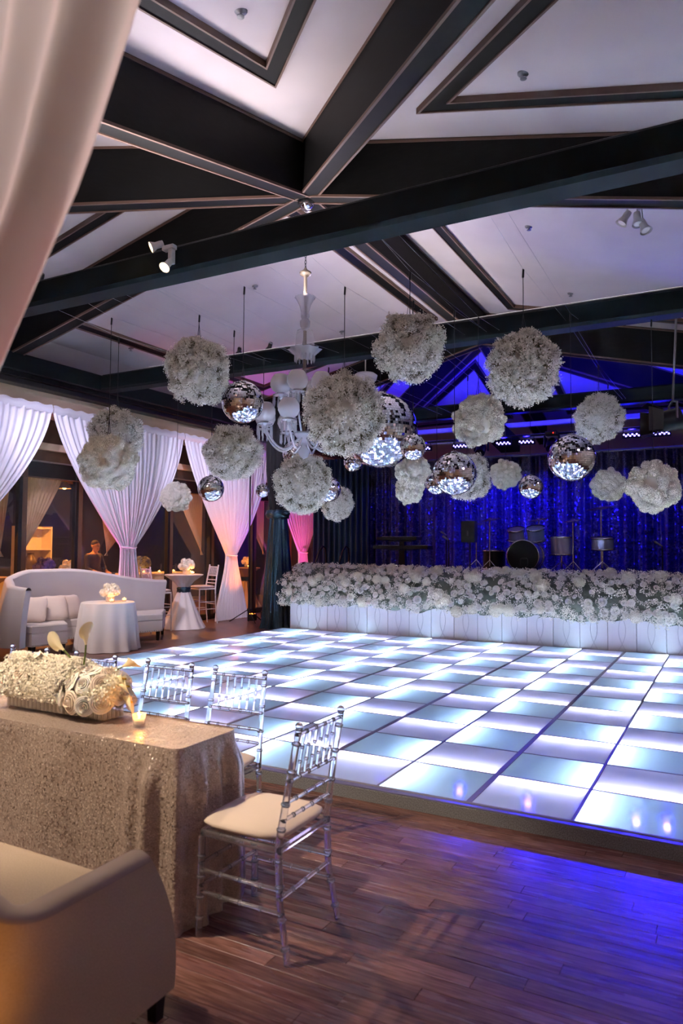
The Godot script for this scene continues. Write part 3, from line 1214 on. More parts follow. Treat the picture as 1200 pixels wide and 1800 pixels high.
# a ragged cloud of very small petals
func cluster_mesh(r: float, sd: int) -> ArrayMesh:
	var rr := RandomNumberGenerator.new()
	rr.seed = sd
	var b := MB.new()
	b.ball(Vector3.ZERO, r * 0.8, 9, 6)
	var nz := FastNoiseLite.new()
	nz.seed = sd
	nz.frequency = 1.1 / r
	for k in 150:
		var y := 1.0 - 1.8 * (k + 0.5) / 150.0
		var a := k * 2.39996
		var q := sqrt(maxf(0.0, 1.0 - y * y))
		var d := Vector3(cos(a) * q, y, sin(a) * q)
		var lump := 0.9 + 0.22 * nz.get_noise_3dv(d * r)
		b.xf = Transform3D(basis_to(d + Vector3(rr.randf() - 0.5, rr.randf() - 0.5, rr.randf() - 0.5) * 0.9, rr.randf() * TAU), d * r * lump)
		var s := r * rr.randf_range(0.13, 0.22)
		for i in 3:
			var c := cos(TAU * i / 3)
			var sn := sin(TAU * i / 3)
			b.quad(Vector3(0, -0.3 * s, 0), Vector3(c + sn * 0.75, 0.35, sn - c * 0.75) * s * 0.7, Vector3(c, 0.55, sn) * s, Vector3(c - sn * 0.75, 0.35, sn + c * 0.75) * s * 0.7)
	b.xf = Transform3D()
	return b.mesh()


# ---------------------------------------------------------------- backdrop, lamps over the stage
func build_backdrop_and_rig() -> void:
	var b := MB.new()
	var n1 := FastNoiseLite.new()
	n1.seed = 9
	n1.frequency = 0.6
	b.sheet(700, 10, func(u: float, v: float) -> Vector3:
		var x := -9.1 + u * 11.6
		var w := 0.08 * sin(x * 15.0 + 2.5 * n1.get_noise_1d(x)) + 0.05 * sin(x * 31.0 + 4.0 * n1.get_noise_1d(x + 30.0))
		return Vector3(x, 3.76 - v * (3.76 - STAGE_Y), -16.45 + w * (0.75 + 0.25 * v)), true)
	single("stage_curtain", b.mesh(), M.backdrop, "dark sequined curtain washed in blue light behind the band", "curtain")
	b = MB.new()
	b.tube([Vector3(-9.1, 3.77, -16.4), Vector3(2.5, 3.77, -16.4)], 0.03, 10)
	single("curtain_pipe", b.mesh(), M.grey_metal, "metal pipe carrying the blue lit stage curtain", "pipe")
	# black masking curtain beyond the column
	b = MB.new()
	b.sheet(120, 6, func(u: float, v: float) -> Vector3:
		var x := -9.55 + u * 1.6
		return Vector3(x, 3.9 * (1.0 - v) + 0.01, -16.15 + 0.05 * sin(x * 40.0)), true)
	single("masking_curtain", b.mesh(), M.black_sequin, "black masking curtain left of the blue stage curtain", "curtain")
	# cornice on the far wall that catches the blue light
	for q in [[4.62, "upper pale cornice board catching blue light over the stage"], [4.32, "lower pale cornice board catching blue light over the stage"]]:
		b = MB.new()
		b.box(Vector3(-3.6, q[0], -17.2), Vector3(12.4, 0.11, 0.1), 0.01)
		single("trim_%d" % (11 if q[0] > 4.5 else 12), b.mesh(), M.plaster, q[1], "trim", Vector3.ZERO, 0.0, "", "structure")
	# sloping brace between them
	b = MB.new()
	b.prism([Vector3(-5.2, 4.3, -17.1), Vector3(-4.75, 3.9, -16.7), Vector3(-4.3, 3.9, -16.7), Vector3(-4.75, 4.3, -17.1)], [Vector3(-5.2, 4.62, -17.1), Vector3(-4.75, 4.2, -16.7), Vector3(-4.3, 4.2, -16.7), Vector3(-4.75, 4.62, -17.1)])
	single("trim_13", b.mesh(), M.rafter, "dark sloping brace between the cornice boards over the stage", "trim", Vector3.ZERO, 0.0, "", "structure")
	# the pipe with the lamps
	b = MB.new()
	b.tube([Vector3(-8.6, 4.08, -15.5), Vector3(2.4, 4.08, -15.5)], 0.025, 8)
	single("lamp_pipe", b.mesh(), M.black_metal, "black pipe over the stage carrying the blue lamps", "pipe")
	var blue := Color(0.10, 0.06, 1.0)
	var led := glow(Color(0.42, 0.36, 1.0), 14.0)
	var xs := [-7.3, -6.22, -5.35, -4.35, -3.85, -2.75, -1.73, -1.18, -0.2, 1.0]
	var where := ["leftmost over the keyboard", "second over the keyboard", "over the loudspeaker on its pole", "over the keyboard side of the drums", "directly over the drum kit", "over the far side of the drums", "near the barn door lamp", "just under the barn door lamp", "past the barn door lamp", "at the far end of the pipe"]
	for k in xs.size():
		var o := thing("light_bar", "blue glowing light bar, " + where[k], "stage light", Vector3(xs[k], 3.92, -15.5), 0.0, "blue light bars over the stage")
		b = MB.new()
		b.box(Vector3(0, 0.02, -0.02), Vector3(0.36, 0.11, 0.09), 0.01)
		part("housing", b.mesh(), M.black_metal, o)
		b = MB.new()
		for s in [-1.0, 1.0]:
			b.tube([Vector3(s * 0.16, 0.07, -0.02), Vector3(s * 0.16, 0.16, 0)], 0.008, 6)
		part("bracket", b.mesh(), M.black_metal, o)
		for j in 8:
			b = MB.new()
			b.ball(Vector3(-0.14 + 0.04 * j, 0.02 + (0.018 if j % 2 == 0 else -0.012), 0.028), 0.016, 8, 5)
			part("led_lens", b.mesh(), led, o)
		# each bar washes the curtain behind it and throws some light forward
		spot(o, Vector3(0, -0.06, 0.02), Vector3(xs[k] * 0.0 + rng.randf_range(-0.6, 0.6), -2.6, -0.9) + Vector3(0, 0, 0), blue, [1.2, 3.5, 11.0, 12.0, 8.0, 5.0, 5.0, 4.0, 3.0, 1.5][k], 46.0, 0.06, 0.8)
		var lands: Vector3 = [Vector3(-6, 0, -7), Vector3(-4.5, 0, -6), Vector3(-1.9, 0, -3.75), Vector3(-2.2, 0, -5), Vector3(-1.2, 0, -3.7), Vector3(-0.7, 0, -3.3), Vector3(-0.3, 0, -3.6), Vector3(0.1, 0, -3.3), Vector3(0.3, 0, -3.0), Vector3(0.6, 0, -4)][k]
		spot(o, Vector3(0, -0.02, 0.08), lands - o.position, blue, [0.4, 0.8, 2.8, 0.8, 3.2, 2.8, 4.4, 4.6, 3.6, 1.6][k], 7.5, 0.06, 0.9)
		spot(o, Vector3(0, 0.1, 0.0), Vector3(0.0, 2.4, -1.2), blue, 7.0, 55.0, 0.06, 0.8)
		spot(o, Vector3(0, 0.06, 0.09), Vector3(0.0, 2.6, 9.0), blue, 1.5, 20.0, 0.06, 0.8)
	# moving head lamps on the same pipe
	for q in [[-6.75, "above the keyboard"], [-4.84, "between two blue light bars"], [-3.3, "right of the drum kit's cymbals"]]:
		var o := thing("moving_head_lamp", "black moving head lamp hanging " + q[1], "stage light", Vector3(q[0], 3.98, -15.45), 0.0, "moving head lamps over the stage")
		b = MB.new()
		b.box(Vector3(0, 0.1, 0), Vector3(0.26, 0.10, 0.2), 0.02)
		part("base", b.mesh(), M.black_metal, o)
		for s in [-1.0, 1.0]:
			b = MB.new()
			b.box(Vector3(s * 0.15, -0.06, 0), Vector3(0.03, 0.26, 0.1), 0.01)
			part("yoke_arm", b.mesh(), M.black_metal, o)
		b = MB.new()
		b.xf = Transform3D(Basis(Vector3.RIGHT, 2.4), Vector3(0, -0.14, 0.02))
		b.lathe([Vector2(0.001, -0.16), Vector2(0.08, -0.15), Vector2(0.11, -0.05), Vector2(0.11, 0.12), Vector2(0.1, 0.15), Vector2(0.001, 0.14)], 18)
		part("head", b.weld().mesh(), M.black_metal, o)
		b = MB.new()
		b.ball(Vector3(0.05, 0.1, 0.105), 0.012, 8, 5)
		part("red_indicator_led", b.mesh(), glow(Color(1, 0.12, 0.08), 3.0), o)
	# big theatre lamp with barn doors
	var o2 := thing("barn_door_lamp", "large black theatre lamp with open barn doors at the right edge", "stage light", Vector3(-0.70, 3.25, -9.74), 0.35)
	b = MB.new()
	b.xf = Transform3D(Basis(Vector3.FORWARD, 1.35), Vector3(0.08, 0, 0))
	b.lathe([Vector2(0.001, -0.22), Vector2(0.09, -0.21), Vector2(0.13, -0.12), Vector2(0.14, 0.1), Vector2(0.135, 0.1), Vector2(0.12, -0.1), Vector2(0.001, -0.15)], 22)
	part("body", b.weld().mesh(), M.black_metal, o2)
	for k in 4:
		b = MB.new()
		var bs := Basis(Vector3.RIGHT, k * PI / 2)
		b.xf = Transform3D(bs, Vector3(-0.05, -0.01, 0))
		b.prism([Vector3(0, 0.13, -0.12), Vector3(-0.19, 0.2, -0.15), Vector3(-0.19, 0.2, 0.15), Vector3(0, 0.13, 0.12)], [Vector3(0, 0.138, -0.12), Vector3(-0.19, 0.208, -0.15), Vector3(-0.19, 0.208, 0.15), Vector3(0, 0.138, 0.12)])
		part("barn_door", b.mesh(), M.black_metal, o2)
	b = MB.new()
	b.tube([Vector3(0.1, 0, -0.16), Vector3(0.1, 0.2, -0.16), Vector3(0.1, 0.24, 0), Vector3(0.1, 0.2, 0.16), Vector3(0.1, 0, 0.16)], 0.014, 8)
	b.tube([Vector3(0.1, 0.24, 0), Vector3(0.06, 1.19, 0.32)], 0.014, 8)
	part("yoke", b.mesh(), M.grey_metal, o2)
	b = MB.new()
	b.box(Vector3(0.22, 0.02, 0.1), Vector3(0.16, 0.03, 0.03), 0.006)
	part("handle", b.mesh(), M.grey_metal, o2)


# ---------------------------------------------------------------- the band's things
func stand(b: MB, top: Vector3, base_y: float, spread := 0.22) -> void:
	var foot := Vector3(top.x, base_y, top.z)
	b.tube([foot + Vector3(0, 0.1, 0), top], 0.012, 6)
	for k in 3:
		var a := TAU * k / 3.0 + 0.4
		b.tube([foot + Vector3(0, 0.22, 0), foot + Vector3(cos(a) * spread, 0.012, sin(a) * spread)], 0.009, 6)


func drum(o: Node3D, called: String, c: Vector3, r: float, h: float, tilt: Basis, shell: Material) -> void:
	var b := MB.new()
	b.xf = Transform3D(tilt, c)
	b.lathe([Vector2(r, -h / 2), Vector2(r, h / 2)], 28)
	var s := part(called, b.weld().mesh(), shell, o)
	for k in [-1.0, 1.0]:
		b = MB.new()
		b.xf = Transform3D(tilt, c)
		b.lathe([Vector2(r + 0.004, k * h / 2 - 0.015), Vector2(r + 0.018, k * h / 2 - 0.015), Vector2(r + 0.018, k * h / 2 + 0.015), Vector2(r + 0.004, k * h / 2 + 0.015)], 28)
		part("hoop", b.mesh(), M.chrome, s)
		b = MB.new()
		b.xf = Transform3D(tilt, c)
		b.lathe([Vector2(0.001, k * (h / 2 + 0.003)), Vector2(r, k * (h / 2 + 0.003))], 28)
		part("drum_head", b.mesh(), mat(Color(0.4, 0.4, 0.42), 0.5) if called != "bass_drum" else M.black_cloth, s)


func build_band() -> void:
	var ry := 1.19
	var c := Vector3(-3.41, ry, -13.6)
	var b := MB.new()
	b.box(Vector3(0, (ry - STAGE_Y) * 0.5, 0), Vector3(2.5, ry - STAGE_Y, 1.7), 0.01)
	single("drum_riser", b.mesh(), M.black_cloth, "black riser under the drum kit", "riser", Vector3(-3.1, STAGE_Y, -14.25))
	var shell := mat(Color(0.62, 0.62, 0.78), 0.2, 0.6)
	var o := thing("drum_kit", "silver drum kit with cymbals lit blue on the stage", "drum kit", c)
	drum(o, "bass_drum", Vector3(0, 0.31, 0), 0.29, 0.4, Basis(Vector3.RIGHT, PI / 2), shell)
	drum(o, "tom", Vector3(-0.2, 0.72, -0.1), 0.15, 0.2, Basis(Vector3.RIGHT, 0.35), shell)
	drum(o, "tom", Vector3(0.17, 0.73, -0.1), 0.16, 0.22, Basis(Vector3.RIGHT, 0.35), shell)
	drum(o, "floor_tom", Vector3(0.62, 0.5, -0.2), 0.2, 0.32, Basis(), shell)
	drum(o, "snare_drum", Vector3(1.35, 0.55, -0.2), 0.2, 0.2, Basis(Vector3.RIGHT, 0.1), shell)
	drum(o, "floor_tom", Vector3(-0.75, 0.22, -0.5), 0.22, 0.36, Basis(), M.black_metal)
	for q in [[-0.75, 1.02, -0.2, 0.24], [0.15, 1.02, -0.45, 0.2], [0.85, 0.98, -0.1, 0.17], [1.3, 1.22, -0.4, 0.27], [-1.15, 0.95, -0.6, 0.2]]:
		b = MB.new()
		b.xf = Transform3D(Basis(Vector3.RIGHT, 0.15) * Basis(Vector3.FORWARD, -0.12), Vector3(q[0], q[1], q[2]))
		b.lathe([Vector2(0.001, 0.03), Vector2(0.03, 0.022), Vector2(0.05, 0.01), Vector2(q[3], -0.012), Vector2(q[3], -0.016), Vector2(0.05, 0.004), Vector2(0.001, 0.02)], 28)
		var cy := part("cymbal", b.mesh(), mat(Color(0.75, 0.68, 0.45), 0.25, 0.9), o)
		b = MB.new()
		stand(b, Vector3(q[0], q[1] + 0.02, q[2]), 0.0 if q[0] > -1.0 else 0.0)
		part("cymbal_stand", b.mesh(), M.chrome, cy)
	for q in [[0.62, -0.2, 0.34], [1.35, -0.2, 0.45]]:
		b = MB.new()
		stand(b, Vector3(q[0], q[2], q[1]), 0.0, 0.26)
		part("drum_stand", b.mesh(), M.chrome, o)
	b = MB.new()
	b.box(Vector3(0.05, 0.2, 0.32), Vector3(0.14, 0.16, 0.12), 0.03)
	part("pillow", b.mesh(), M.black_cloth, o)
	# keyboards on a stand
	var kx := Vector3(-5.62, STAGE_Y, -12.9)
	o = thing("keyboard_stand", "black column stand carrying two keyboards on the stage", "stand", kx)
	b = MB.new()
	b.prism([Vector3(-0.09, 0.02, -0.06), Vector3(0.09, 0.02, -0.06), Vector3(0.09, 0.02, 0.06), Vector3(-0.09, 0.02, 0.06)], [Vector3(-0.05, 1.0, -0.05), Vector3(0.05, 1.0, -0.05), Vector3(0.05, 1.0, 0.05), Vector3(-0.05, 1.0, 0.05)])
	part("column", b.mesh(), M.black_metal, o)
	for y in [0.8, 0.97]:
		b = MB.new()
		b.box(Vector3(0, y, 0.0), Vector3(0.5, 0.02, 0.3), 0.004)
		part("arm", b.mesh(), M.black_metal, o)
	b = MB.new()
	b.box(Vector3(0, 0.012, 0), Vector3(0.6, 0.024, 0.5), 0.008)
	part("foot", b.mesh(), M.black_metal, o)
	for q in [[0.815, 1.15, 0.0, "longer lower keyboard on the column stand"], [0.985, 0.85, -0.08, "shorter upper keyboard on the column stand"]]:
		var kb := thing("keyboard", q[3], "keyboard", kx + Vector3(q[2], q[0], 0))
		b = MB.new()
		b.box(Vector3(0, 0.035, 0), Vector3(q[1], 0.07, 0.3), 0.01)
		part("body", b.mesh(), M.black_metal, kb)
		b = MB.new()
		b.box(Vector3(0, 0.073, -0.07), Vector3(q[1] - 0.1, 0.008, 0.13), 0.002)
		part("keys", b.mesh(), M.white_gloss, kb)
	# loudspeaker on a pole
	o = thing("loudspeaker", "black loudspeaker on a pole between keyboards and drums", "loudspeaker", Vector3(-4.33, STAGE_Y, -13.1))
	b = MB.new()
	stand(b, Vector3(0, 0.97, 0), 0.0, 0.4)
	part("pole", b.mesh(), M.black_metal, o)
	b = MB.new()
	b.prism([Vector3(-0.11, 0.95, -0.1), Vector3(0.11, 0.95, -0.1), Vector3(0.13, 0.95, 0.13), Vector3(-0.13, 0.95, 0.13)], [Vector3(-0.11, 1.35, -0.1), Vector3(0.11, 1.35, -0.1), Vector3(0.13, 1.35, 0.13), Vector3(-0.13, 1.35, 0.13)])
	part("cabinet", b.mesh(), M.black_metal, o)
	b = MB.new()
	b.box(Vector3(0, 1.12, 0.135), Vector3(0.03, 0.1, 0.01), 0.003)
	part("badge", b.mesh(), M.grey_metal, o)
	# microphone stands
	for q in [[-4.98, 1.45, -13.6, "by the keyboards"], [-4.68, 1.35, -12.9, "between the loudspeaker and the drums"], [-1.0, 1.25, -13.0, "near the right edge of the stage"]]:
		o = thing("microphone_stand", "thin black microphone stand " + q[3], "microphone", Vector3(q[0], STAGE_Y, q[2]), 0.0, "microphone stands on the stage")
		b = MB.new()
		stand(b, Vector3(0, q[1] - STAGE_Y + 0.45, 0), 0.0, 0.3)
		part("stand", b.mesh(), M.black_metal, o)
		b = MB.new()
		b.tube([Vector3(0, q[1] - STAGE_Y + 0.44, 0), Vector3(-0.12, q[1] - STAGE_Y + 0.52, 0)], [0.014, 0.022], 8)
		part("microphone", b.mesh(), M.grey_metal, o)
	# covered monitor at the corner of the stage and the stair rails behind it
	o = thing("stage_monitor", "black hooded monitor standing at the corner of the stage", "loudspeaker", Vector3(-7.75, 0, -12.75))
	b = MB.new()
	b.xf = Transform3D(Basis(Vector3.UP, 0.6), Vector3.ZERO)
	b.lathe([Vector2(0.22, 0.0), Vector2(0.23, 0.7), Vector2(0.24, 1.0), Vector2(0.2, 1.22), Vector2(0.1, 1.32), Vector2(0.001, 1.34)], 14, func(a: float, t: float) -> float: return 1.0 + 0.08 * sin(a * 3.0) + 0.05 * sin(a * 7.0 + t * 9.0))
	part("cover", b.weld().mesh(), M.black_cloth, o)
	for q in [[-8.05, -14.0, "nearer the black column"], [-7.62, -14.3, "nearer the keyboards"]]:
		b = MB.new()
		b.tube([Vector3(0, 0, 0.6), Vector3(0, 0.9, 0.55), Vector3(0, 1.55, 0.15), Vector3(0, 1.66, 0), Vector3(0, 1.62, -0.12), Vector3(0, 1.45, -0.16), Vector3(0, 0, -0.16)], 0.022, 8)
		single("stair_rail", b.mesh(), M.black_metal, "black bent handrail of the stage stairs, " + q[2], "handrail", Vector3(q[0], 0.0, q[1]), 0.0)


# ---------------------------------------------------------------- drapes
# a sheet hung along z from z0 to z1, gathered at zt and falling to the floor
func drape(x: float, z0: float, z1: float, top: float, zt: float, yt: float, tail0: float, tail1: float, label: String, m: Material, folds := 26.0) -> Node3D:
	var o := thing("drape", label, "drape", Vector3(x, 0, (z0 + z1) * 0.5), 0.0, "white drapes along the windows")
	var zc := o.position.z
	var b := MB.new()
	var nz := FastNoiseLite.new()
	nz.seed = int(absf(z0) * 100.0)
	nz.frequency = 1.1
	var f := top / 3.96
	b.sheet(200, 60, func(u: float, v: float) -> Vector3:
		var y := top * (1.0 - v) + 0.012
		var wave := sin(u * folds * TAU + 2.0 * nz.get_noise_2d(u * 6.0, v * 0.7)) * 0.6 + 0.4 * sin(u * folds * 0.47 * TAU + 4.0 * nz.get_noise_1d(u * 3.0))
		var z := 0.0
		var amp := 0.03
		var bulge := 0.0
		var vt := 1.0 - yt / top
		if v <= vt:
			var k := v / vt
			# the outer hems sweep in faster and faster
			var pinch := pow(k, 1.5)
			z = lerpf(lerpf(z0, z1, u), lerpf(zt + 0.2, zt - 0.2, u), pinch)
			amp = lerpf(0.028, 0.05, k)
			bulge = 0.10 * sin(k * PI) * (1.0 - absf(u - 0.5))
		else:
			var k := (v - vt) / (1.0 - vt)
			var s := k * k * (3.0 - 2.0 * k) * 0.7 + 0.3 * k
			z = lerpf(lerpf(zt + 0.2, zt - 0.2, u), lerpf(tail0, tail1, u), s)
			amp = lerpf(0.05, 0.06, k)
			bulge = 0.10 * k
		return Vector3(bulge + wave * amp, y, z - zc + 0.01 * wave), false)
	part("fabric", b.mesh(), m, o)
	# gathered heading on the rod
	b = MB.new()
	b.sheet(160, 4, func(u: float, v: float) -> Vector3:
		var z := lerpf(z0, z1, u)
		return Vector3(0.012 + 0.03 * sin(v * PI) + 0.012 * sin(u * folds * 3.0 * TAU), top + 0.05 - v * 0.14 + 0.012 * sin(u * 77.0) * (1.0 - v), z - zc), false)
	part("heading", b.mesh(), m, o)
	b = MB.new()
	b.tube([Vector3(0.0, yt, zt - zc - 0.22), Vector3(0.09, yt - 0.01, zt - zc - 0.11), Vector3(0.10, yt, zt - zc + 0.11), Vector3(0.0, yt + 0.01, zt - zc + 0.22)], 0.014, 8)
	part("tie", b.mesh(), m, o)
	return o


func build_drapes() -> void:
	var x := -10.02
	drape(x, -4.6, -8.24, 3.95, -6.4, 1.6, -6.0, -6.8, "white sheer drape cut by the left edge of the view", M.sheer)
	drape(x, -8.26, -11.56, 3.95, -10.05, 1.62, -9.65, -10.45, "white sheer drape gathered behind the cream banquette", M.sheer)
	drape(x, -11.58, -14.75, 3.95, -13.25, 1.45, -12.55, -13.75, "white sheer drape glowing amber beside the cocktail table", M.sheer)
	drape(x, -14.77, -17.5, 3.95, -16.35, 1.5, -15.9, -16.8, "pink lit sheer drape seen right of the black column", M.sheer)
	drape(x, -17.52, -20.2, 3.95, -18.7, 1.5, -18.4, -19.2, "farthest pink lit sheer drape beside the masking curtain", M.sheer)
	# the swag close to the camera
	var o := thing("near_drape", "blush sheer drape hanging close to the camera at the upper left", "drape", Vector3(-1.7, 0, -0.85))
	var hem := [Vector2(-0.30, 4.7), Vector2(-0.62, 3.2), Vector2(-0.841, 2.543), Vector2(-0.964, 2.275), Vector2(-1.174, 1.957), Vector2(-1.38, 1.7), Vector2(-1.56, 1.45), Vector2(-1.60, 1.2), Vector2(-1.50, -0.1)]
	var b := MB.new()
	b.sheet(160, 80, func(u: float, v: float) -> Vector3:
		var y := 4.6 * (1.0 - v) + 0.01
		# inner hem: leans down and away to the left, faster and faster, to the tie
		var right := -1.5
		for k in hem.size() - 1:
			if y <= hem[k].y and y >= hem[k + 1].y:
				right = lerpf(hem[k + 1].x, hem[k].x, (y - hem[k + 1].y) / (hem[k].y - hem[k + 1].y))
		var left := lerpf(-1.95, -2.6, smoothstep(1.4, 3.2, y))
		var xx := lerpf(left, right, u)
		var w := sin(u * 17.0 * TAU * 0.6) * 0.02 + 0.018 * sin(u * 23.0)
		return Vector3(xx + 1.7, y, w + 0.10 * (1.0 - u)), false)
	part("fabric", b.mesh(), M.sheer, o)
	b = MB.new()
	b.tube([Vector3(-0.27, 1.4, 0.0), Vector3(-0.08, 1.39, 0.12), Vector3(0.12, 1.4, -0.02)], 0.014, 8)
	part("tie", b.mesh(), M.sheer, o)
	# the black sequined column
	o = thing("wrapped_column", "column wrapped in shimmering black sequined cloth at the stage corner", "column", Vector3(-8.12, 0, -12.3))
	b = MB.new()
	var nz := FastNoiseLite.new()
	nz.seed = 3
	nz.frequency = 0.8
	b.lathe([Vector2(0.34, 0.01), Vector2(0.31, 0.12), Vector2(0.28, 0.6), Vector2(0.25, 1.2), Vector2(0.20, 1.9), Vector2(0.17, 2.25), Vector2(0.16, 2.32)], 96, func(a: float, t: float) -> float: return 1.0 + (0.10 * sin(a * 9.0 + 1.5 * sin(t * 4.0)) + 0.06 * sin(a * 17.0 + 2.0)) * (1.1 - 0.5 * t))
	part("skirt", b.weld().mesh(), M.black_sequin, o)
	b = MB.new()
	b.lathe([Vector2(0.16, 2.3), Vector2(0.2, 2.6), Vector2(0.25, 3.2), Vector2(0.26, 4.6)], 96, func(a: float, t: float) -> float: return 1.0 + 0.09 * sin(a * 9.0 + t) + 0.04 * sin(a * 19.0))
	part("upper_wrap", b.weld().mesh(), M.black_cloth, o)
	b = MB.new()
	b.lathe([Vector2(0.15, 2.2), Vector2(0.22, 2.24), Vector2(0.24, 2.3), Vector2(0.22, 2.38), Vector2(0.15, 2.4)], 40, func(a: float, t: float) -> float: return 1.0 + 0.12 * sin(a * 5.0 + t * 3.0))
	b.ball(Vector3(0.24, 2.32, 0.1), 0.09, 10, 7, 0.7)
	part("knot", b.mesh(), M.black_sequin, o)
	# drape and pipe seen beyond: a thin black upright and its tripod foot
	o = thing("pipe_stand", "thin black pipe stand with tripod feet by the amber drape", "stand", Vector3(-9.3, 0, -12.95))
	b = MB.new()
	b.tube([Vector3(0, 0.02, 0), Vector3(0, 3.7, 0)], 0.018, 8)
	part("pipe", b.mesh(), M.black_metal, o)
	for k in 3:
		b = MB.new()
		var a := k * TAU / 3.0 + 0.6
		b.tube([Vector3(0, 0.28, 0), Vector3(cos(a) * 0.42, 0.012, sin(a) * 0.42)], 0.012, 6)
		part("foot", b.mesh(), M.black_metal, o)


# ---------------------------------------------------------------- lamps on the floor that wash the drapes
func uplight(where: Vector3, target: Vector3, c: Color, energy: float, label: String) -> void:
	var o := thing("uplight", label, "uplight", where, 0.0, "small uplights along the drapes")
	var b := MB.new()
	b.box(Vector3(0, 0.075, 0), Vector3(0.16, 0.15, 0.16), 0.012)
	part("housing", b.mesh(), M.black_metal, o)
	b = MB.new()
	b.lathe([Vector2(0.001, 0.156), Vector2(0.06, 0.156), Vector2(0.065, 0.15)], 16)
	part("lamp_lens", b.mesh(), glow(c, 4.0), o)
	spot(o, Vector3(0, 0.17, 0), target - where, c, energy, 38.0, 0.06, 1.0)


func build_uplights() -> void:
	var amber := Color(1.0, 0.50, 0.16)
	var pink := Color(1.0, 0.32, 0.72)
	var violet := Color(0.42, 0.12, 1.0)
	uplight(Vector3(-9.42, 0, -13.25), Vector3(-10.0, 2.6, -13.2), amber, 4.5, "small black uplight at the foot of the amber drape")
	uplight(Vector3(-9.55, 0, -13.95), Vector3(-10.0, 2.4, -14.2), violet, 7.0, "small black uplight between the amber drape and the black column")
	uplight(Vector3(-9.78, 0, -9.5), Vector3(-10.0, 2.8, -10.1), pink, 2.6, "small uplight hidden behind the banquette")
	uplight(Vector3(-9.5, 0, -15.6), Vector3(-10.0, 2.0, -16.2), pink, 2.4, "small uplight behind the black column")
	uplight(Vector3(-9.5, 0, -16.9), Vector3(-10.0, 2.0, -16.6), Color(1.0, 0.45, 0.25), 2.5, "small uplight at the foot of the pink lit drape")
	uplight(Vector3(-9.5, 0, -18.9), Vector3(-10.0, 2.2, -18.6), pink, 2.0, "small uplight at the farthest drape")
	uplight(Vector3(-2.35, 0, -0.55), Vector3(-1.25, 2.5, -0.80), Color(1.0, 0.50, 0.56), 2.2, "small amber uplight under the near drape")
	uplight(Vector3(-1.38, 0, -0.88), Vector3(-1.85, 0.66, -1.12), Color(1.0, 0.66, 0.26), 0.25, "small amber uplight behind the near sofa")


# ---------------------------------------------------------------- lamps on beams and ceiling
func lamp_head(o: Node3D, at: Transform3D, lit: bool, body: Material, shine := Color(1.0, 0.80, 0.54)) -> void:
	var b := MB.new()
	b.xf = at
	b.lathe([Vector2(0.001, -0.06), Vector2(0.03, -0.058), Vector2(0.034, -0.03), Vector2(0.034, 0.02), Vector2(0.058, 0.075), Vector2(0.053, 0.075), Vector2(0.028, 0.02)], 18)
	var h := part("lamp_head", b.weld().mesh(), body, o)
	b = MB.new()
	b.xf = at
	b.lathe([Vector2(0.05, 0.06), Vector2(0.03, 0.068), Vector2(0.001, 0.07)], 18)
	b.lathe([Vector2(0.001, 0.05), Vector2(0.05, 0.06)], 18)
	part("bulb", b.weld().mesh(), glow(shine, 26.0) if lit else M.frosted, h)


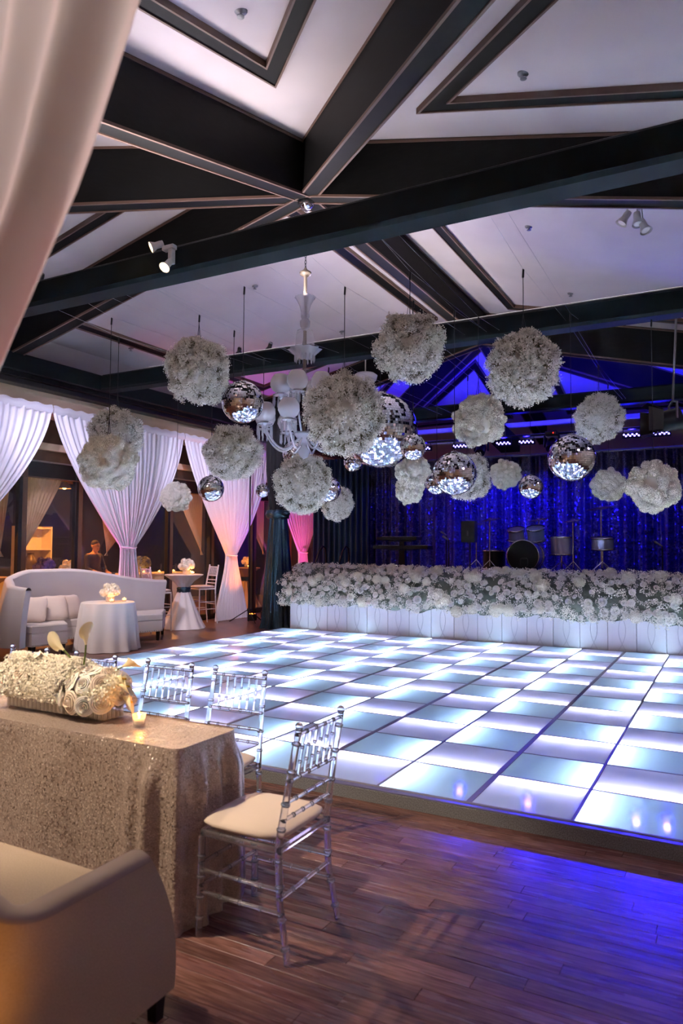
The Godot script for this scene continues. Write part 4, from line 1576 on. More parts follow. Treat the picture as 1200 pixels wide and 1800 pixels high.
func build_ceiling_lamps() -> void:
	# two lit spotlights on the near face of the first beam
	var warm := Color(1.0, 0.86, 0.68)
	var o := thing("spotlight", "pair of lit white spotlights clamped to the thick near beam", "spotlight", Vector3(-4.98, 4.60, -5.5))
	var b := MB.new()
	b.box(Vector3(0.03, 0.06, 0.05), Vector3(0.15, 0.05, 0.07), 0.008)
	part("arm", b.mesh(), M.white_metal, o)
	b = MB.new()
	b.box(Vector3(0.07, -0.04, 0.06), Vector3(0.055, 0.15, 0.06), 0.008)
	part("arm", b.mesh(), M.white_metal, o)
	lamp_head(o, Transform3D(basis_to(Vector3(-0.75, -0.5, 0.75), 0), Vector3(-0.09, 0.10, 0.09)), true, M.white_metal)
	lamp_head(o, Transform3D(basis_to(Vector3(-0.05, -0.8, 0.7), 0), Vector3(0.07, -0.13, 0.11)), true, M.white_metal)
	spot(o, Vector3(-0.15, 0.06, 0.16), Vector3(-2.0, -4.0, 4.2), warm, 5.0, 26.0, 0.04, 0.7)
	spot(o, Vector3(0.07, -0.2, 0.17), Vector3(2.1, -3.9, 3.3), warm, 7.0, 20.0, 0.04, 0.7)
	# a lamp on the soffit behind the camera that lights the head table: its patches lie on the cloth
	var k := thing("spotlight", "lit spotlight on the entrance soffit aimed at the head table", "spotlight", Vector3(-4.6, 4.55, -0.6))
	b = MB.new()
	b.tube([Vector3(0, 0.16, 0), Vector3(0, 0.02, 0)], 0.012, 8)
	part("stem", b.mesh(), M.white_metal, k)
	lamp_head(k, Transform3D(basis_to(Vector3(1.2, -3.8, -2.0), 0), Vector3.ZERO), true, M.white_metal)
	spot(k, Vector3(0.05, -0.12, -0.06), Vector3(1.6, -3.8, -2.05), Color(1.0, 0.90, 0.76), 10.0, 17.0, 0.03, 0.5)
	# recessed square lamps in the soffits beside and behind the camera
	var warm_white := Color(1.0, 0.91, 0.86)
	var cool := Color(0.84, 0.76, 1.0)
	for q in [[-1.6, 0.9, "nearest the camera"], [-5.0, 0.2, "towards the windows"], [1.75, -2.5, "first along the side soffit"], [1.75, -6.0, "second along the side soffit"], [1.75, -9.5, "third along the side soffit"]]:
		var soft: Color = warm_white if q[0] < 0.0 else cool
		o = thing("ceiling_panel_lamp", "square frosted lamp set into the soffit, %s" % q[2], "lamp", Vector3(q[0], 4.70, q[1]), 0.0, "square lamps in the soffits")
		b = MB.new()
		b.box(Vector3(0, -0.005, 0), Vector3(0.66, 0.03, 0.66), 0.008)
		part("frame", b.mesh(), M.white_metal, o)
		b = MB.new()
		b.box(Vector3(0, -0.022, 0), Vector3(0.6, 0.008, 0.6))
		part("lamp_diffuser", b.mesh(), glow(soft, 1.2), o)
		area(o, Vector3(0, -0.035, 0), Vector3.DOWN, Vector2(0.6, 0.6), soft, 2.6 if q[0] < 0.0 else 0.5)
	# strip lamps lying on top of the beams and throwing their light up on the roof
	var cove := Color(1.0, 0.95, 0.96)
	for q in [[-4.6, -5.65, 8.6, BEAM_TOP, 3.5, "on top of the thick near tie beam"], [-4.6, -9.31, 8.6, BEAM_TOP, 3.6, "on top of the middle tie beam"], [-4.6, -2.35, 8.0, 4.84, 1.6, "along the entrance side of the roof"]]:
		o = thing("cove_lamp", "long strip lamp " + q[5], "lamp", Vector3(q[0], q[3], q[1]), PI / 2, "strip lamps lighting the roof")
		b = MB.new()
		b.box(Vector3(0, 0.02, 0), Vector3(0.1, 0.04, q[2]), 0.006)
		part("tray", b.mesh(), M.white_metal, o)
		b = MB.new()
		b.box(Vector3(0, 0.042, 0), Vector3(0.07, 0.006, q[2] - 0.1))
		part("lamp_tube", b.mesh(), glow(cove, 0.6), o)
		area(o, Vector3(0, 0.06, 0), Vector3.UP, Vector2(0.07, q[2] - 0.1), cove, q[4])
	# lamps standing on top of the tie beams, turned to the window side
	var lilac := Color(0.88, 0.84, 1.0)
	for q in [[-7.2, -5.72, Vector3(-10.0, 2.5, -7.2), 4.0, 30.0, lilac, "for the drape at the left edge"], [-8.3, -5.74, Vector3(-10.0, 2.3, -10.2), 6.0, 26.0, lilac, "for the drape behind the banquette"], [-8.7, -5.74, Vector3(-9.0, 0.5, -8.6), 9.0, 22.0, Color(1.0, 0.91, 0.89), "for the banquette"], [-7.0, -9.40, Vector3(-10.0, 2.4, -13.2), 6.5, 28.0, lilac, "for the drape beside the cocktail table"], [-6.4, -9.40, Vector3(-9.6, 0.8, -11.6), 4.0, 18.0, Color(1.0, 0.9, 0.9), "for the cocktail table"]]:
		var at := Vector3(q[0], 4.71, q[1])
		o = thing("wash_lamp", "small wash lamp standing on a tie beam " + q[6], "lamp", at, 0.0, "wash lamps on the tie beams")
		b = MB.new()
		b.box(Vector3(0, 0.02, 0.02), Vector3(0.14, 0.04, 0.1), 0.006)
		part("base", b.mesh(), M.black_metal, o)
		lamp_head(o, Transform3D(basis_to(q[2] - at, 0), Vector3(0, 0.13, 0)), true, M.black_metal, q[5])
		spot(o, Vector3(0, 0.13, 0) + (q[2] - at).normalized() * 0.11, q[2] - at, q[5], q[3], q[4], 0.06, 0.9)
	# folded spotlights, unlit, on the ceiling
	var y := roof_y(-0.93, -9.3)
	o = thing("folded_spotlights", "three unlit white spotlights folded together on the ceiling plate", "spotlight", Vector3(-0.93, y - 0.02, -9.0))
	b = MB.new()
	b.box(Vector3(0, 0.0, 0), Vector3(0.22, 0.05, 0.12), 0.01)
	part("plate", b.mesh(), M.white_metal, o)
	for q in [[-0.07, Vector3(-0.6, -1, 0.2), -0.16], [0.02, Vector3(0.1, -1, 0.2), -0.2], [0.07, Vector3(0.35, -1, 0.25), -0.3]]:
		b = MB.new()
		b.tube([Vector3(q[0], -0.02, 0), Vector3(q[0] + q[1].x * 0.05, q[2] + 0.04, 0.02)], 0.01, 6)
		part("arm", b.mesh(), M.white_metal, o)
		lamp_head(o, Transform3D(basis_to(q[1], 0).scaled(Vector3.ONE * 1.25), Vector3(q[0] + q[1].x * 0.06, q[2], 0.02)), false, M.white_metal)
	# a lamp at the right end of the near beam
	o = thing("spotlight", "small white spotlight at the right end of the thick near beam", "spotlight", Vector3(0.16, 4.44, -5.44))
	b = MB.new()
	b.box(Vector3(0, 0, 0.02), Vector3(0.1, 0.045, 0.06), 0.008)
	part("arm", b.mesh(), M.white_metal, o)
	lamp_head(o, Transform3D(basis_to(Vector3(0.3, -0.8, 0.6), 0), Vector3(0.06, -0.03, 0.07)), false, M.white_metal)
	# white bowl lamp hanging under the far roof
	var yb := roof_y(-7.6, -15.6)
	o = thing("bowl_lamp", "white bowl shaped ceiling lamp beyond the far beam", "lamp", Vector3(-7.1, 0, -14.2))
	b = MB.new()
	b.tube([Vector3(0, 5.45, 0), Vector3(0, roof_y(-7.1, -14.2), 0)], 0.015, 8)
	part("rod", b.mesh(), M.white_metal, o)
	b = MB.new()
	b.lathe([Vector2(0.001, 5.28), Vector2(0.13, 5.29), Vector2(0.24, 5.36), Vector2(0.27, 5.47), Vector2(0.2, 5.52), Vector2(0.001, 5.54)], 26)
	part("bowl", b.weld().mesh(), M.frosted, o)
	b = MB.new()
	b.lathe([Vector2(0.001, 5.2), Vector2(0.05, 5.21), Vector2(0.06, 5.29)], 16)
	part("finial", b.mesh(), M.white_metal, o)


# ---------------------------------------------------------------- chandelier
func build_chandelier() -> void:
	var o := thing("chandelier", "glass chandelier with frosted globes hanging from the roof hub", "chandelier", Vector3(-4.6, 0, -7.52))
	var b := MB.new()
	b.lathe([Vector2(0.001, 5.85), Vector2(0.05, 5.86), Vector2(0.09, 5.9), Vector2(0.11, 5.965), Vector2(0.001, 5.97)], 24)
	part("canopy", b.weld().mesh(), M.chrome, o)
	b = MB.new()
	var y := 5.86
	var k := 0
	while y > 5.1:
		var pts := []
		for j in 13:
			var a := TAU * j / 12.0
			pts.append(Vector3(cos(a) * 0.012, y - 0.03 + sin(a) * 0.026, 0) if k % 2 == 0 else Vector3(0, y - 0.03 + sin(a) * 0.026, cos(a) * 0.012))
		b.tube(pts, 0.0035, 5, false)
		y -= 0.04
		k += 1
	part("chain", b.mesh(), M.wire, o)
	b = MB.new()
	b.lathe([Vector2(0.02, 2.95), Vector2(0.022, 5.0), Vector2(0.07, 5.03), Vector2(0.075, 5.06), Vector2(0.03, 5.09), Vector2(0.01, 5.12)], 14)
	part("stem", b.weld().mesh(), mat(Color(0.55, 0.5, 0.45), 0.25, 0.3), o)
	var glassy := mat(Color(0.9, 0.9, 0.93, 0.5), 0.1)
	glassy.transparency = BaseMaterial3D.TRANSPARENCY_ALPHA
	M.cut_glass = glassy
	b = MB.new()
	b.lathe([Vector2(0.03, 4.45), Vector2(0.055, 4.5), Vector2(0.05, 4.56), Vector2(0.07, 4.64), Vector2(0.11, 4.72), Vector2(0.13, 4.745)], 32, func(a: float, t: float) -> float: return 1.0 + 0.06 * t * sin(a * 12.0))
	part("trumpet_cup", b.weld().mesh(), glassy, o)
	b = MB.new()
	b.lathe([Vector2(0.025, 4.32), Vector2(0.06, 4.38), Vector2(0.065, 4.44), Vector2(0.03, 4.48)], 20)
	part("knop", b.weld().mesh(), glassy, o)
	b = MB.new()
	b.lathe([Vector2(0.125, 4.05), Vector2(0.115, 4.25), Vector2(0.10, 4.32), Vector2(0.03, 4.35)], 24)
	var bell := part("bell", b.weld().mesh(), M.clear, o)
	var prism := MB.new()
	prism.lathe([Vector2(0.001, -0.11), Vector2(0.012, -0.095), Vector2(0.009, -0.02), Vector2(0.001, 0.0)], 5)
	var pm := prism.mesh()
	for j in 14:
		var a := TAU * j / 14.0
		var p := part("prism", pm, glassy, bell)
		p.position = Vector3(cos(a) * 0.12, 4.1, sin(a) * 0.12)
		p.scale = Vector3(1, 1.6, 1)
	b = MB.new()
	b.lathe([Vector2(0.03, 3.96), Vector2(0.09, 3.98), Vector2(0.15, 4.04), Vector2(0.20, 4.09)], 40, func(a: float, t: float) -> float: return 1.0 + 0.10 * t * sin(a * 10.0))
	part("petal_bowl", b.weld().mesh(), glassy, o)
	b = MB.new()
	b.lathe([Vector2(0.17, 3.62), Vector2(0.18, 3.76), Vector2(0.19, 3.80)], 40, func(a: float, t: float) -> float: return 1.0 + 0.05 * sin(a * 16.0))
	part("crown", b.weld().mesh(), M.clear, o)
	b = MB.new()
	b.lathe([Vector2(0.001, 2.72), Vector2(0.05, 2.75), Vector2(0.08, 2.82), Vector2(0.03, 2.88), Vector2(0.05, 2.93), Vector2(0.12, 3.02), Vector2(0.13, 3.05), Vector2(0.03, 3.06)], 24)
	part("finial", b.weld().mesh(), glassy, o)
	# arms: each carries a cup with hanging prisms and a frosted globe
	var globe := MB.new()
	globe.lathe([Vector2(0.055, 0.0), Vector2(0.10, 0.03), Vector2(0.128, 0.09), Vector2(0.125, 0.15), Vector2(0.09, 0.21), Vector2(0.075, 0.225), Vector2(0.07, 0.222), Vector2(0.118, 0.15), Vector2(0.12, 0.09), Vector2(0.05, 0.006)], 28)
	var gm := globe.weld().mesh()
	var cup := MB.new()
	cup.lathe([Vector2(0.01, -0.08), Vector2(0.03, -0.06), Vector2(0.02, -0.04), Vector2(0.09, -0.03), Vector2(0.095, -0.02), Vector2(0.03, -0.01), Vector2(0.05, 0.005)], 20)
	var cm := cup.weld().mesh()
	for tier in 2:
		var n: int = [6, 8][tier]
		var rad: float = [0.30, 0.52][tier]
		var base: float = [3.52, 3.14][tier]
		for j in n:
			var a: float = TAU * (j + 0.5 * tier + 0.25) / n
			var d := Vector3(cos(a), 0, sin(a))
			var pts := []
			for q in 13:
				var t := q / 12.0
				var rr := rad * (0.1 + 0.9 * t)
				var yy: float = lerpf(3.0, base - 0.08, t) - 0.10 * sin(t * PI) * (1.0 + tier) + (0.0 if t < 0.8 else (t - 0.8) * 0.1)
				pts.append(d * rr + Vector3(0, yy, 0))
			b = MB.new()
			b.tube(pts, 0.014, 8)
			var arm := part("arm", b.mesh(), glassy, o)
			var c := part("cup", cm, glassy, arm)
			c.position = d * rad + Vector3(0, base, 0)
			var g := part("globe", gm, M.frosted, arm)
			g.position = d * rad + Vector3(0, base + 0.005, 0)
			b = MB.new()
			for q in 10:
				var aa := TAU * q / 10.0
				b.xf = Transform3D(Basis().scaled(Vector3(0.8, 1.25, 0.8)), d * rad + Vector3(cos(aa) * 0.088, base - 0.03, sin(aa) * 0.088))
				b.lathe([Vector2(0.001, -0.11), Vector2(0.012, -0.095), Vector2(0.009, -0.02), Vector2(0.001, 0.0)], 5)
			part("prisms", b.mesh(), glassy, arm)


# ---------------------------------------------------------------- balls of flowers and mirrors
func build_hanging_balls() -> void:
	var balls := [
		["breath", Vector3(-5.56, 3.73, -6.66), 0.408, "fluffy baby's breath ball upper left of the mirror ball, above the smaller flower balls"],
		["breath", Vector3(-7.11, 3.10, -6.89), 0.376, "baby's breath ball half hidden behind the cloudlike flower ball near the windows"],
		["breath", Vector3(-5.56, 2.83, -7.35), 0.391, "baby's breath ball in front of the amber drape, below a mirror ball"],
		["breath", Vector3(-3.57, 3.05, -6.64), 0.445, "biggest baby's breath ball, in front of chandelier and largest mirror ball"],
		["breath", Vector3(-2.79, 3.64, -6.57), 0.370, "high baby's breath ball between chandelier and rightmost high ball"],
		["breath", Vector3(-1.77, 3.41, -7.03), 0.388, "highest baby's breath ball on the right, above a cloudlike ball"],
		["breath", Vector3(-1.71, 3.60, -11.26), 0.393, "baby's breath ball in front of the blue stage lamps"],
		["breath", Vector3(-3.68, 2.78, -11.04), 0.382, "baby's breath ball peeking out behind a mirror ball before the blue curtain"],
		["breath", Vector3(-5.02, 2.49, -8.16), 0.410, "baby's breath ball hanging below the chandelier"],
		["breath", Vector3(-6.24, 2.43, -11.38), 0.329, "smallest baby's breath ball, before the dark masking curtain"],
		["cloud", Vector3(-6.58, 2.65, -6.25), 0.352, "cloudlike hydrangea ball nearest the windows, over the banquette"],
		["cloud", Vector3(-8.80, 2.54, -9.99), 0.290, "small hydrangea ball hanging alone in front of the window drapes"],
		["cloud", Vector3(-2.62, 3.16, -8.26), 0.318, "hydrangea ball below and left of the highest right ball"],
		["cloud", Vector3(-4.18, 2.79, -9.97), 0.275, "upper of two touching hydrangea balls below the largest mirror ball"],
		["cloud", Vector3(-4.47, 2.55, -10.51), 0.235, "lower of two touching hydrangea balls below the largest mirror ball"],
		["cloud", Vector3(-3.56, 2.97, -12.80), 0.282, "hydrangea ball over the drum kit before the blue curtain"],
		["cloud", Vector3(-1.77, 2.71, -12.64), 0.288, "hydrangea ball just left of the rightmost hydrangea ball"],
		["cloud", Vector3(-0.80, 2.39, -9.31), 0.318, "rightmost large hydrangea ball"],
		["mirror", Vector3(-4.52, 3.17, -6.14), 0.223, "mirror ball left of the chandelier globes"],
		["mirror", Vector3(-5.51, 2.99, -8.78), 0.189, "mirror ball directly under the chandelier finial"],
		["mirror", Vector3(-4.09, 3.20, -8.63), 0.500, "largest mirror ball, partly behind the biggest baby's breath ball"],
		["mirror", Vector3(-3.09, 2.76, -7.37), 0.146, "small mirror ball touching the right side of the largest one"],
		["mirror", Vector3(-6.22, 2.43, -7.75), 0.178, "mirror ball below the baby's breath ball by the amber drape"],
		["mirror", Vector3(-6.00, 2.46, -8.66), 0.100, "tiniest mirror ball, beside the black column"],
		["mirror", Vector3(-5.15, 2.97, -9.89), 0.151, "mirror ball peeking out under the biggest baby's breath ball"],
		["mirror", Vector3(-2.79, 2.50, -7.89), 0.250, "mirror ball in front of a baby's breath ball before the blue curtain"],
		["mirror", Vector3(-5.41, 2.53, -9.55), 0.200, "mirror ball touching the smallest baby's breath ball"],
		["mirror", Vector3(-3.51, 2.52, -9.21), 0.155, "mirror ball peeking out between hydrangea balls and a mirror ball"],
		["mirror", Vector3(-1.62, 2.70, -8.63), 0.272, "mirror ball hanging under the blue stage lamps"],
		["mirror", Vector3(-2.24, 2.43, -9.22), 0.153, "lone small mirror ball over the drum kit"],
	]
	var sprigs := [sprig_mesh(13, 0.075, 71), sprig_mesh(12, 0.07, 72)]
	var stalk := stalk_mesh(0.085, 73)
	var heads := [cluster_mesh(0.1, 81), cluster_mesh(0.1, 82), cluster_mesh(0.1, 83)]
	var rr := RandomNumberGenerator.new()
	rr.seed = 99
	for q in balls:
		var c: Vector3 = q[1]
		var r: float = q[2]
		var o: Node3D
		var top := 4.42
		match q[0]:
			"breath":
				o = thing("baby_breath_ball", q[3], "flower ball", c, 0.0, "baby's breath balls over the dance floor")
				breath_ball(o, r, sprigs, stalk, rr)
			"cloud":
				o = thing("hydrangea_ball", q[3], "flower ball", c, 0.0, "hydrangea balls over the dance floor")
				cloud_ball(o, r, heads, rr)
			"mirror":
				o = thing("mirror_ball", q[3], "mirror ball", c, 0.0, "mirror balls over the dance floor")
				mirror_ball(o, r, rr)
		# its wire, with a clip at the top
		var b := MB.new()
		var h := top - c.y
		b.tube([Vector3(0, r * 0.9, 0), Vector3(0, h, 0)], 0.004, 5)
		b.tube([Vector3(0, h - 0.09, 0), Vector3(0.004, h - 0.01, 0)], 0.011, 6)
		b.tube([Vector3(-0.03, r * 0.93, 0), Vector3(0, r + 0.18, 0), Vector3(0.03, r * 0.93, 0)], 0.003, 5)
		part("hanging_wire", b.mesh(), M.wire, o)
	# cables strung between the beams: one carries each ball
	for q in balls:
		var c: Vector3 = q[1]
		var z0 := -5.8
		var z1 := -9.16
		if c.z < -9.5:
			z0 = -9.46
			z1 = -14.5
		elif c.z < -9.1:
			continue     # hangs straight from the middle beam
		var b := MB.new()
		b.tube([Vector3(c.x, 4.5, z0 + 0.01), Vector3(c.x, 4.42, c.z), Vector3(c.x, 4.5, z1 - 0.01)], 0.0015, 5)
		var said := (q[3] as String).replace(",", "").split(" ")
		single("cable", b.mesh(), M.steel_wire, "thin steel cable holding the " + " ".join(said.slice(0, 11)), "cable", Vector3.ZERO, 0.0, "cables between the beams")


func breath_ball(o: Node3D, r: float, sprigs: Array, stalk: Mesh, rr: RandomNumberGenerator) -> void:
	var b := MB.new()
	b.ball(Vector3.ZERO, r * 0.62, 24, 16)
	part("foam_core", b.weld().mesh(), M.breath, o)
	# sprays stand in tufts with gaps between them; thin green brown stalks run through them
	var places := []
	var stalks := []
	var tufts := int(84.0 * r * r / 0.16)
	var squeeze := Vector3(rr.randf_range(0.94, 1.04), rr.randf_range(0.95, 1.08), rr.randf_range(0.94, 1.04))
	for k in tufts:
		var y := 1.0 - 2.0 * (k + rr.randf()) / tufts
		var a := k * 2.39996 + rr.randf() * 0.6
		var q := sqrt(maxf(0.0, 1.0 - y * y))
		var d := Vector3(cos(a) * q, y, sin(a) * q)
		var reach := r * rr.randf_range(0.86, 1.08)
		var root := d * (reach - 0.14)
		for j in 20:
			var out := (d + Vector3(rr.randf_range(-1, 1), rr.randf_range(-1, 1), rr.randf_range(-1, 1)) * 0.62).normalized()
			var tip := root + out * rr.randf_range(0.05, 0.09)
			var t := Transform3D(basis_to(out, rr.randf() * TAU).scaled(Vector3.ONE * rr.randf_range(0.55, 1.0)), tip * squeeze)
			places.append(t)
			if j % 3 == 0:
				stalks.append(Transform3D(basis_to(out, rr.randf() * TAU).scaled(Vector3.ONE * rr.randf_range(0.8, 1.2)), (root + out * 0.015) * squeeze))
	# shorter sprays fill in behind
	for k in int(300.0 * r * r / 0.16):
		var d := Vector3(rr.randfn(), rr.randfn(), rr.randfn()).normalized()
		var out := (d + Vector3(rr.randf_range(-1, 1), rr.randf_range(-1, 1), rr.randf_range(-1, 1)) * 0.9).normalized()
		var t := Transform3D(basis_to(out, rr.randf() * TAU), d * r * rr.randf_range(0.60, 0.76))
		places.append(t)
	many("blossoms", sprigs[rr.randi() % 2], M.breath, places, o)
	many("stalks", stalk, M.stalk, stalks, o)


func cloud_ball(o: Node3D, r: float, heads: Array, rr: RandomNumberGenerator) -> void:
	var b := MB.new()
	b.ball(Vector3.ZERO, r * 0.72, 20, 12)
	part("foam_core", b.weld().mesh(), M.hydrangea, o)
	var n := int(64.0 * r / 0.3)
	for k in n:
		var y := 1.0 - 2.0 * (k + 0.5) / n
		var a := k * 2.39996 + rr.randf() * 0.7
		var q := sqrt(maxf(0.0, 1.0 - y * y))
		var d := Vector3(cos(a) * q, y, sin(a) * q)
		var s := rr.randf_range(0.52, 0.86) * r / 0.32
		var f := part("hydrangea_head", heads[rr.randi() % 3], M.hydrangea, o)
		f.transform = Transform3D((basis_to(d, rr.randf() * TAU) * Basis.from_scale(Vector3(rr.randf_range(0.85, 1.2), 1.0, rr.randf_range(0.8, 1.1)))).scaled(Vector3.ONE * s), d * (r - 0.085 * s) * rr.randf_range(0.84, 1.07))


func mirror_ball(o: Node3D, r: float, rr: RandomNumberGenerator) -> void:
	var b := MB.new()
	b.ball(Vector3.ZERO, r * 0.985, 32, 20)
	part("core", b.weld().mesh(), M.grey_metal, o)
	b = MB.new()
	var cell := clampf(r * 0.085, 0.015, 0.036)
	var rings := int(PI * r / cell)
	for i in rings:
		var t0 := -PI * 0.5 + PI * i / rings
		var t1 := -PI * 0.5 + PI * (i + 1) / rings
		var tm := (t0 + t1) * 0.5
		var n := maxi(3, int(TAU * r * cos(tm) / cell))
		for k in n:
			var am := TAU * (k + 0.5) / n
			var d := Vector3(cos(am) * cos(tm), sin(tm), sin(am) * cos(tm))
			var e1 := Vector3(-sin(am), 0, cos(am))
			var e2 := d.cross(e1)
			# every little mirror sits a touch askew
			var tilt := Vector2(rr.randf_range(-1, 1), rr.randf_range(-1, 1)) * 0.045
			var dd := (d + e1 * tilt.x + e2 * tilt.y).normalized()
			e1 = (e1 - dd * e1.dot(dd)).normalized()
			e2 = dd.cross(e1)
			var wx := TAU * r * cos(tm) / n * 0.46
			var wy := PI * r / rings * 0.46
			var c := d * r
			b.quad(c - e1 * wx + e2 * wy, c - e1 * wx - e2 * wy, c + e1 * wx - e2 * wy, c + e1 * wx + e2 * wy) if e1.cross(e2).dot(d) > 0.0 else b.quad(c - e1 * wx - e2 * wy, c - e1 * wx + e2 * wy, c + e1 * wx + e2 * wy, c + e1 * wx - e2 * wy)
	var f := part("mirror_facets", b.mesh(), M.mirror, o)
	f.set_meta("kind", "stuff")
	b = MB.new()
	b.lathe([Vector2(r * 0.16, r * 0.97), Vector2(r * 0.16, r * 1.03), Vector2(r * 0.05, r * 1.06), Vector2(0.001, r * 1.06)], 14)
	part("cap", b.weld().mesh(), M.chrome, o)


# ---------------------------------------------------------------- small things for tables
func candle(where: Vector3, label: String, energy := 0.5) -> void:
	var o := thing("votive_candle", label, "candle", where, 0.0, "votive candles")
	var b := MB.new()
	b.lathe([Vector2(0.001, 0.0), Vector2(0.028, 0.0), Vector2(0.034, 0.055), Vector2(0.031, 0.055), Vector2(0.026, 0.006), Vector2(0.001, 0.006)], 18)
	part("glass_cup", b.weld().mesh(), M.clear, o)
	b = MB.new()
	b.lathe([Vector2(0.001, 0.008), Vector2(0.024, 0.008), Vector2(0.025, 0.032), Vector2(0.001, 0.034)], 14)
	part("wax", b.weld().mesh(), M.wax, o)
	b = MB.new()
	b.lathe([Vector2(0.001, 0.034), Vector2(0.006, 0.042), Vector2(0.005, 0.052), Vector2(0.001, 0.068)], 10)
	part("flame", b.weld().mesh(), M.flame, o)
	omni(o, Vector3(0, 0.05, 0), Color(1.0, 0.62, 0.25), energy * 0.05, 0.01)


func bouquet(called: String, where: Vector3, r: float, m: Material, label: String) -> void:
	var o := thing(called, label, "flowers", where)
	var b := MB.new()
	b.lathe([Vector2(0.001, 0), Vector2(r * 0.45, 0), Vector2(r * 0.5, r * 0.7), Vector2(r * 0.46, r * 0.7), Vector2(r * 0.42, 0.01)], 18)
	part("vase", b.weld().mesh(), M.clear, o)
	var rr := RandomNumberGenerator.new()
	rr.seed = int(r * 1000.0) + int(absf(where.z) * 10.0)
	var hm := hydrangea_mesh(r * 0.42, 91, 24)
	var rm := rose_mesh(r * 0.3, 92)
	for k in 18:
		var y := 1.0 - 1.2 * (k + 0.5) / 18.0
		var a := k * 2.39996
		var q := sqrt(maxf(0.0, 1.0 - y * y))
		var d := Vector3(cos(a) * q, y, sin(a) * q)
		var f := part("bloom", hm if k % 3 else rm, m, o)
		f.transform = Transform3D(basis_to(d, rr.randf() * TAU), Vector3(0, r * 0.95, 0) + d * r * 0.72)


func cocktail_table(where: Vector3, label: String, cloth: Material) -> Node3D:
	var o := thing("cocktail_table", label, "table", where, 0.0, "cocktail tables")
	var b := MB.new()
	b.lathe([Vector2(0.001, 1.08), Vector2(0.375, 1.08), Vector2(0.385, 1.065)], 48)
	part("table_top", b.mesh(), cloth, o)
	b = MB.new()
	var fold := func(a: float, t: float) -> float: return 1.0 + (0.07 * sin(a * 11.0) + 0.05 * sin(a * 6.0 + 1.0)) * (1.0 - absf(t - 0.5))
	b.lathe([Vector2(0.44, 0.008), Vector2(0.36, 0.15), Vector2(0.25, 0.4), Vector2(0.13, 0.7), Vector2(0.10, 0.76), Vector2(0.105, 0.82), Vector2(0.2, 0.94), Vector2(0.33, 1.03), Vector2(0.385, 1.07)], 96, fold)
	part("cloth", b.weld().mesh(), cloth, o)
	b = MB.new()
	b.lathe([Vector2(0.10, 0.71), Vector2(0.135, 0.73), Vector2(0.13, 0.77), Vector2(0.14, 0.81), Vector2(0.11, 0.83)], 40, func(a: float, t: float) -> float: return 1.0 + 0.07 * sin(a * 8.0 + t * 5.0))
	part("sash", b.weld().mesh(), M.black_sequin, o)
	return o


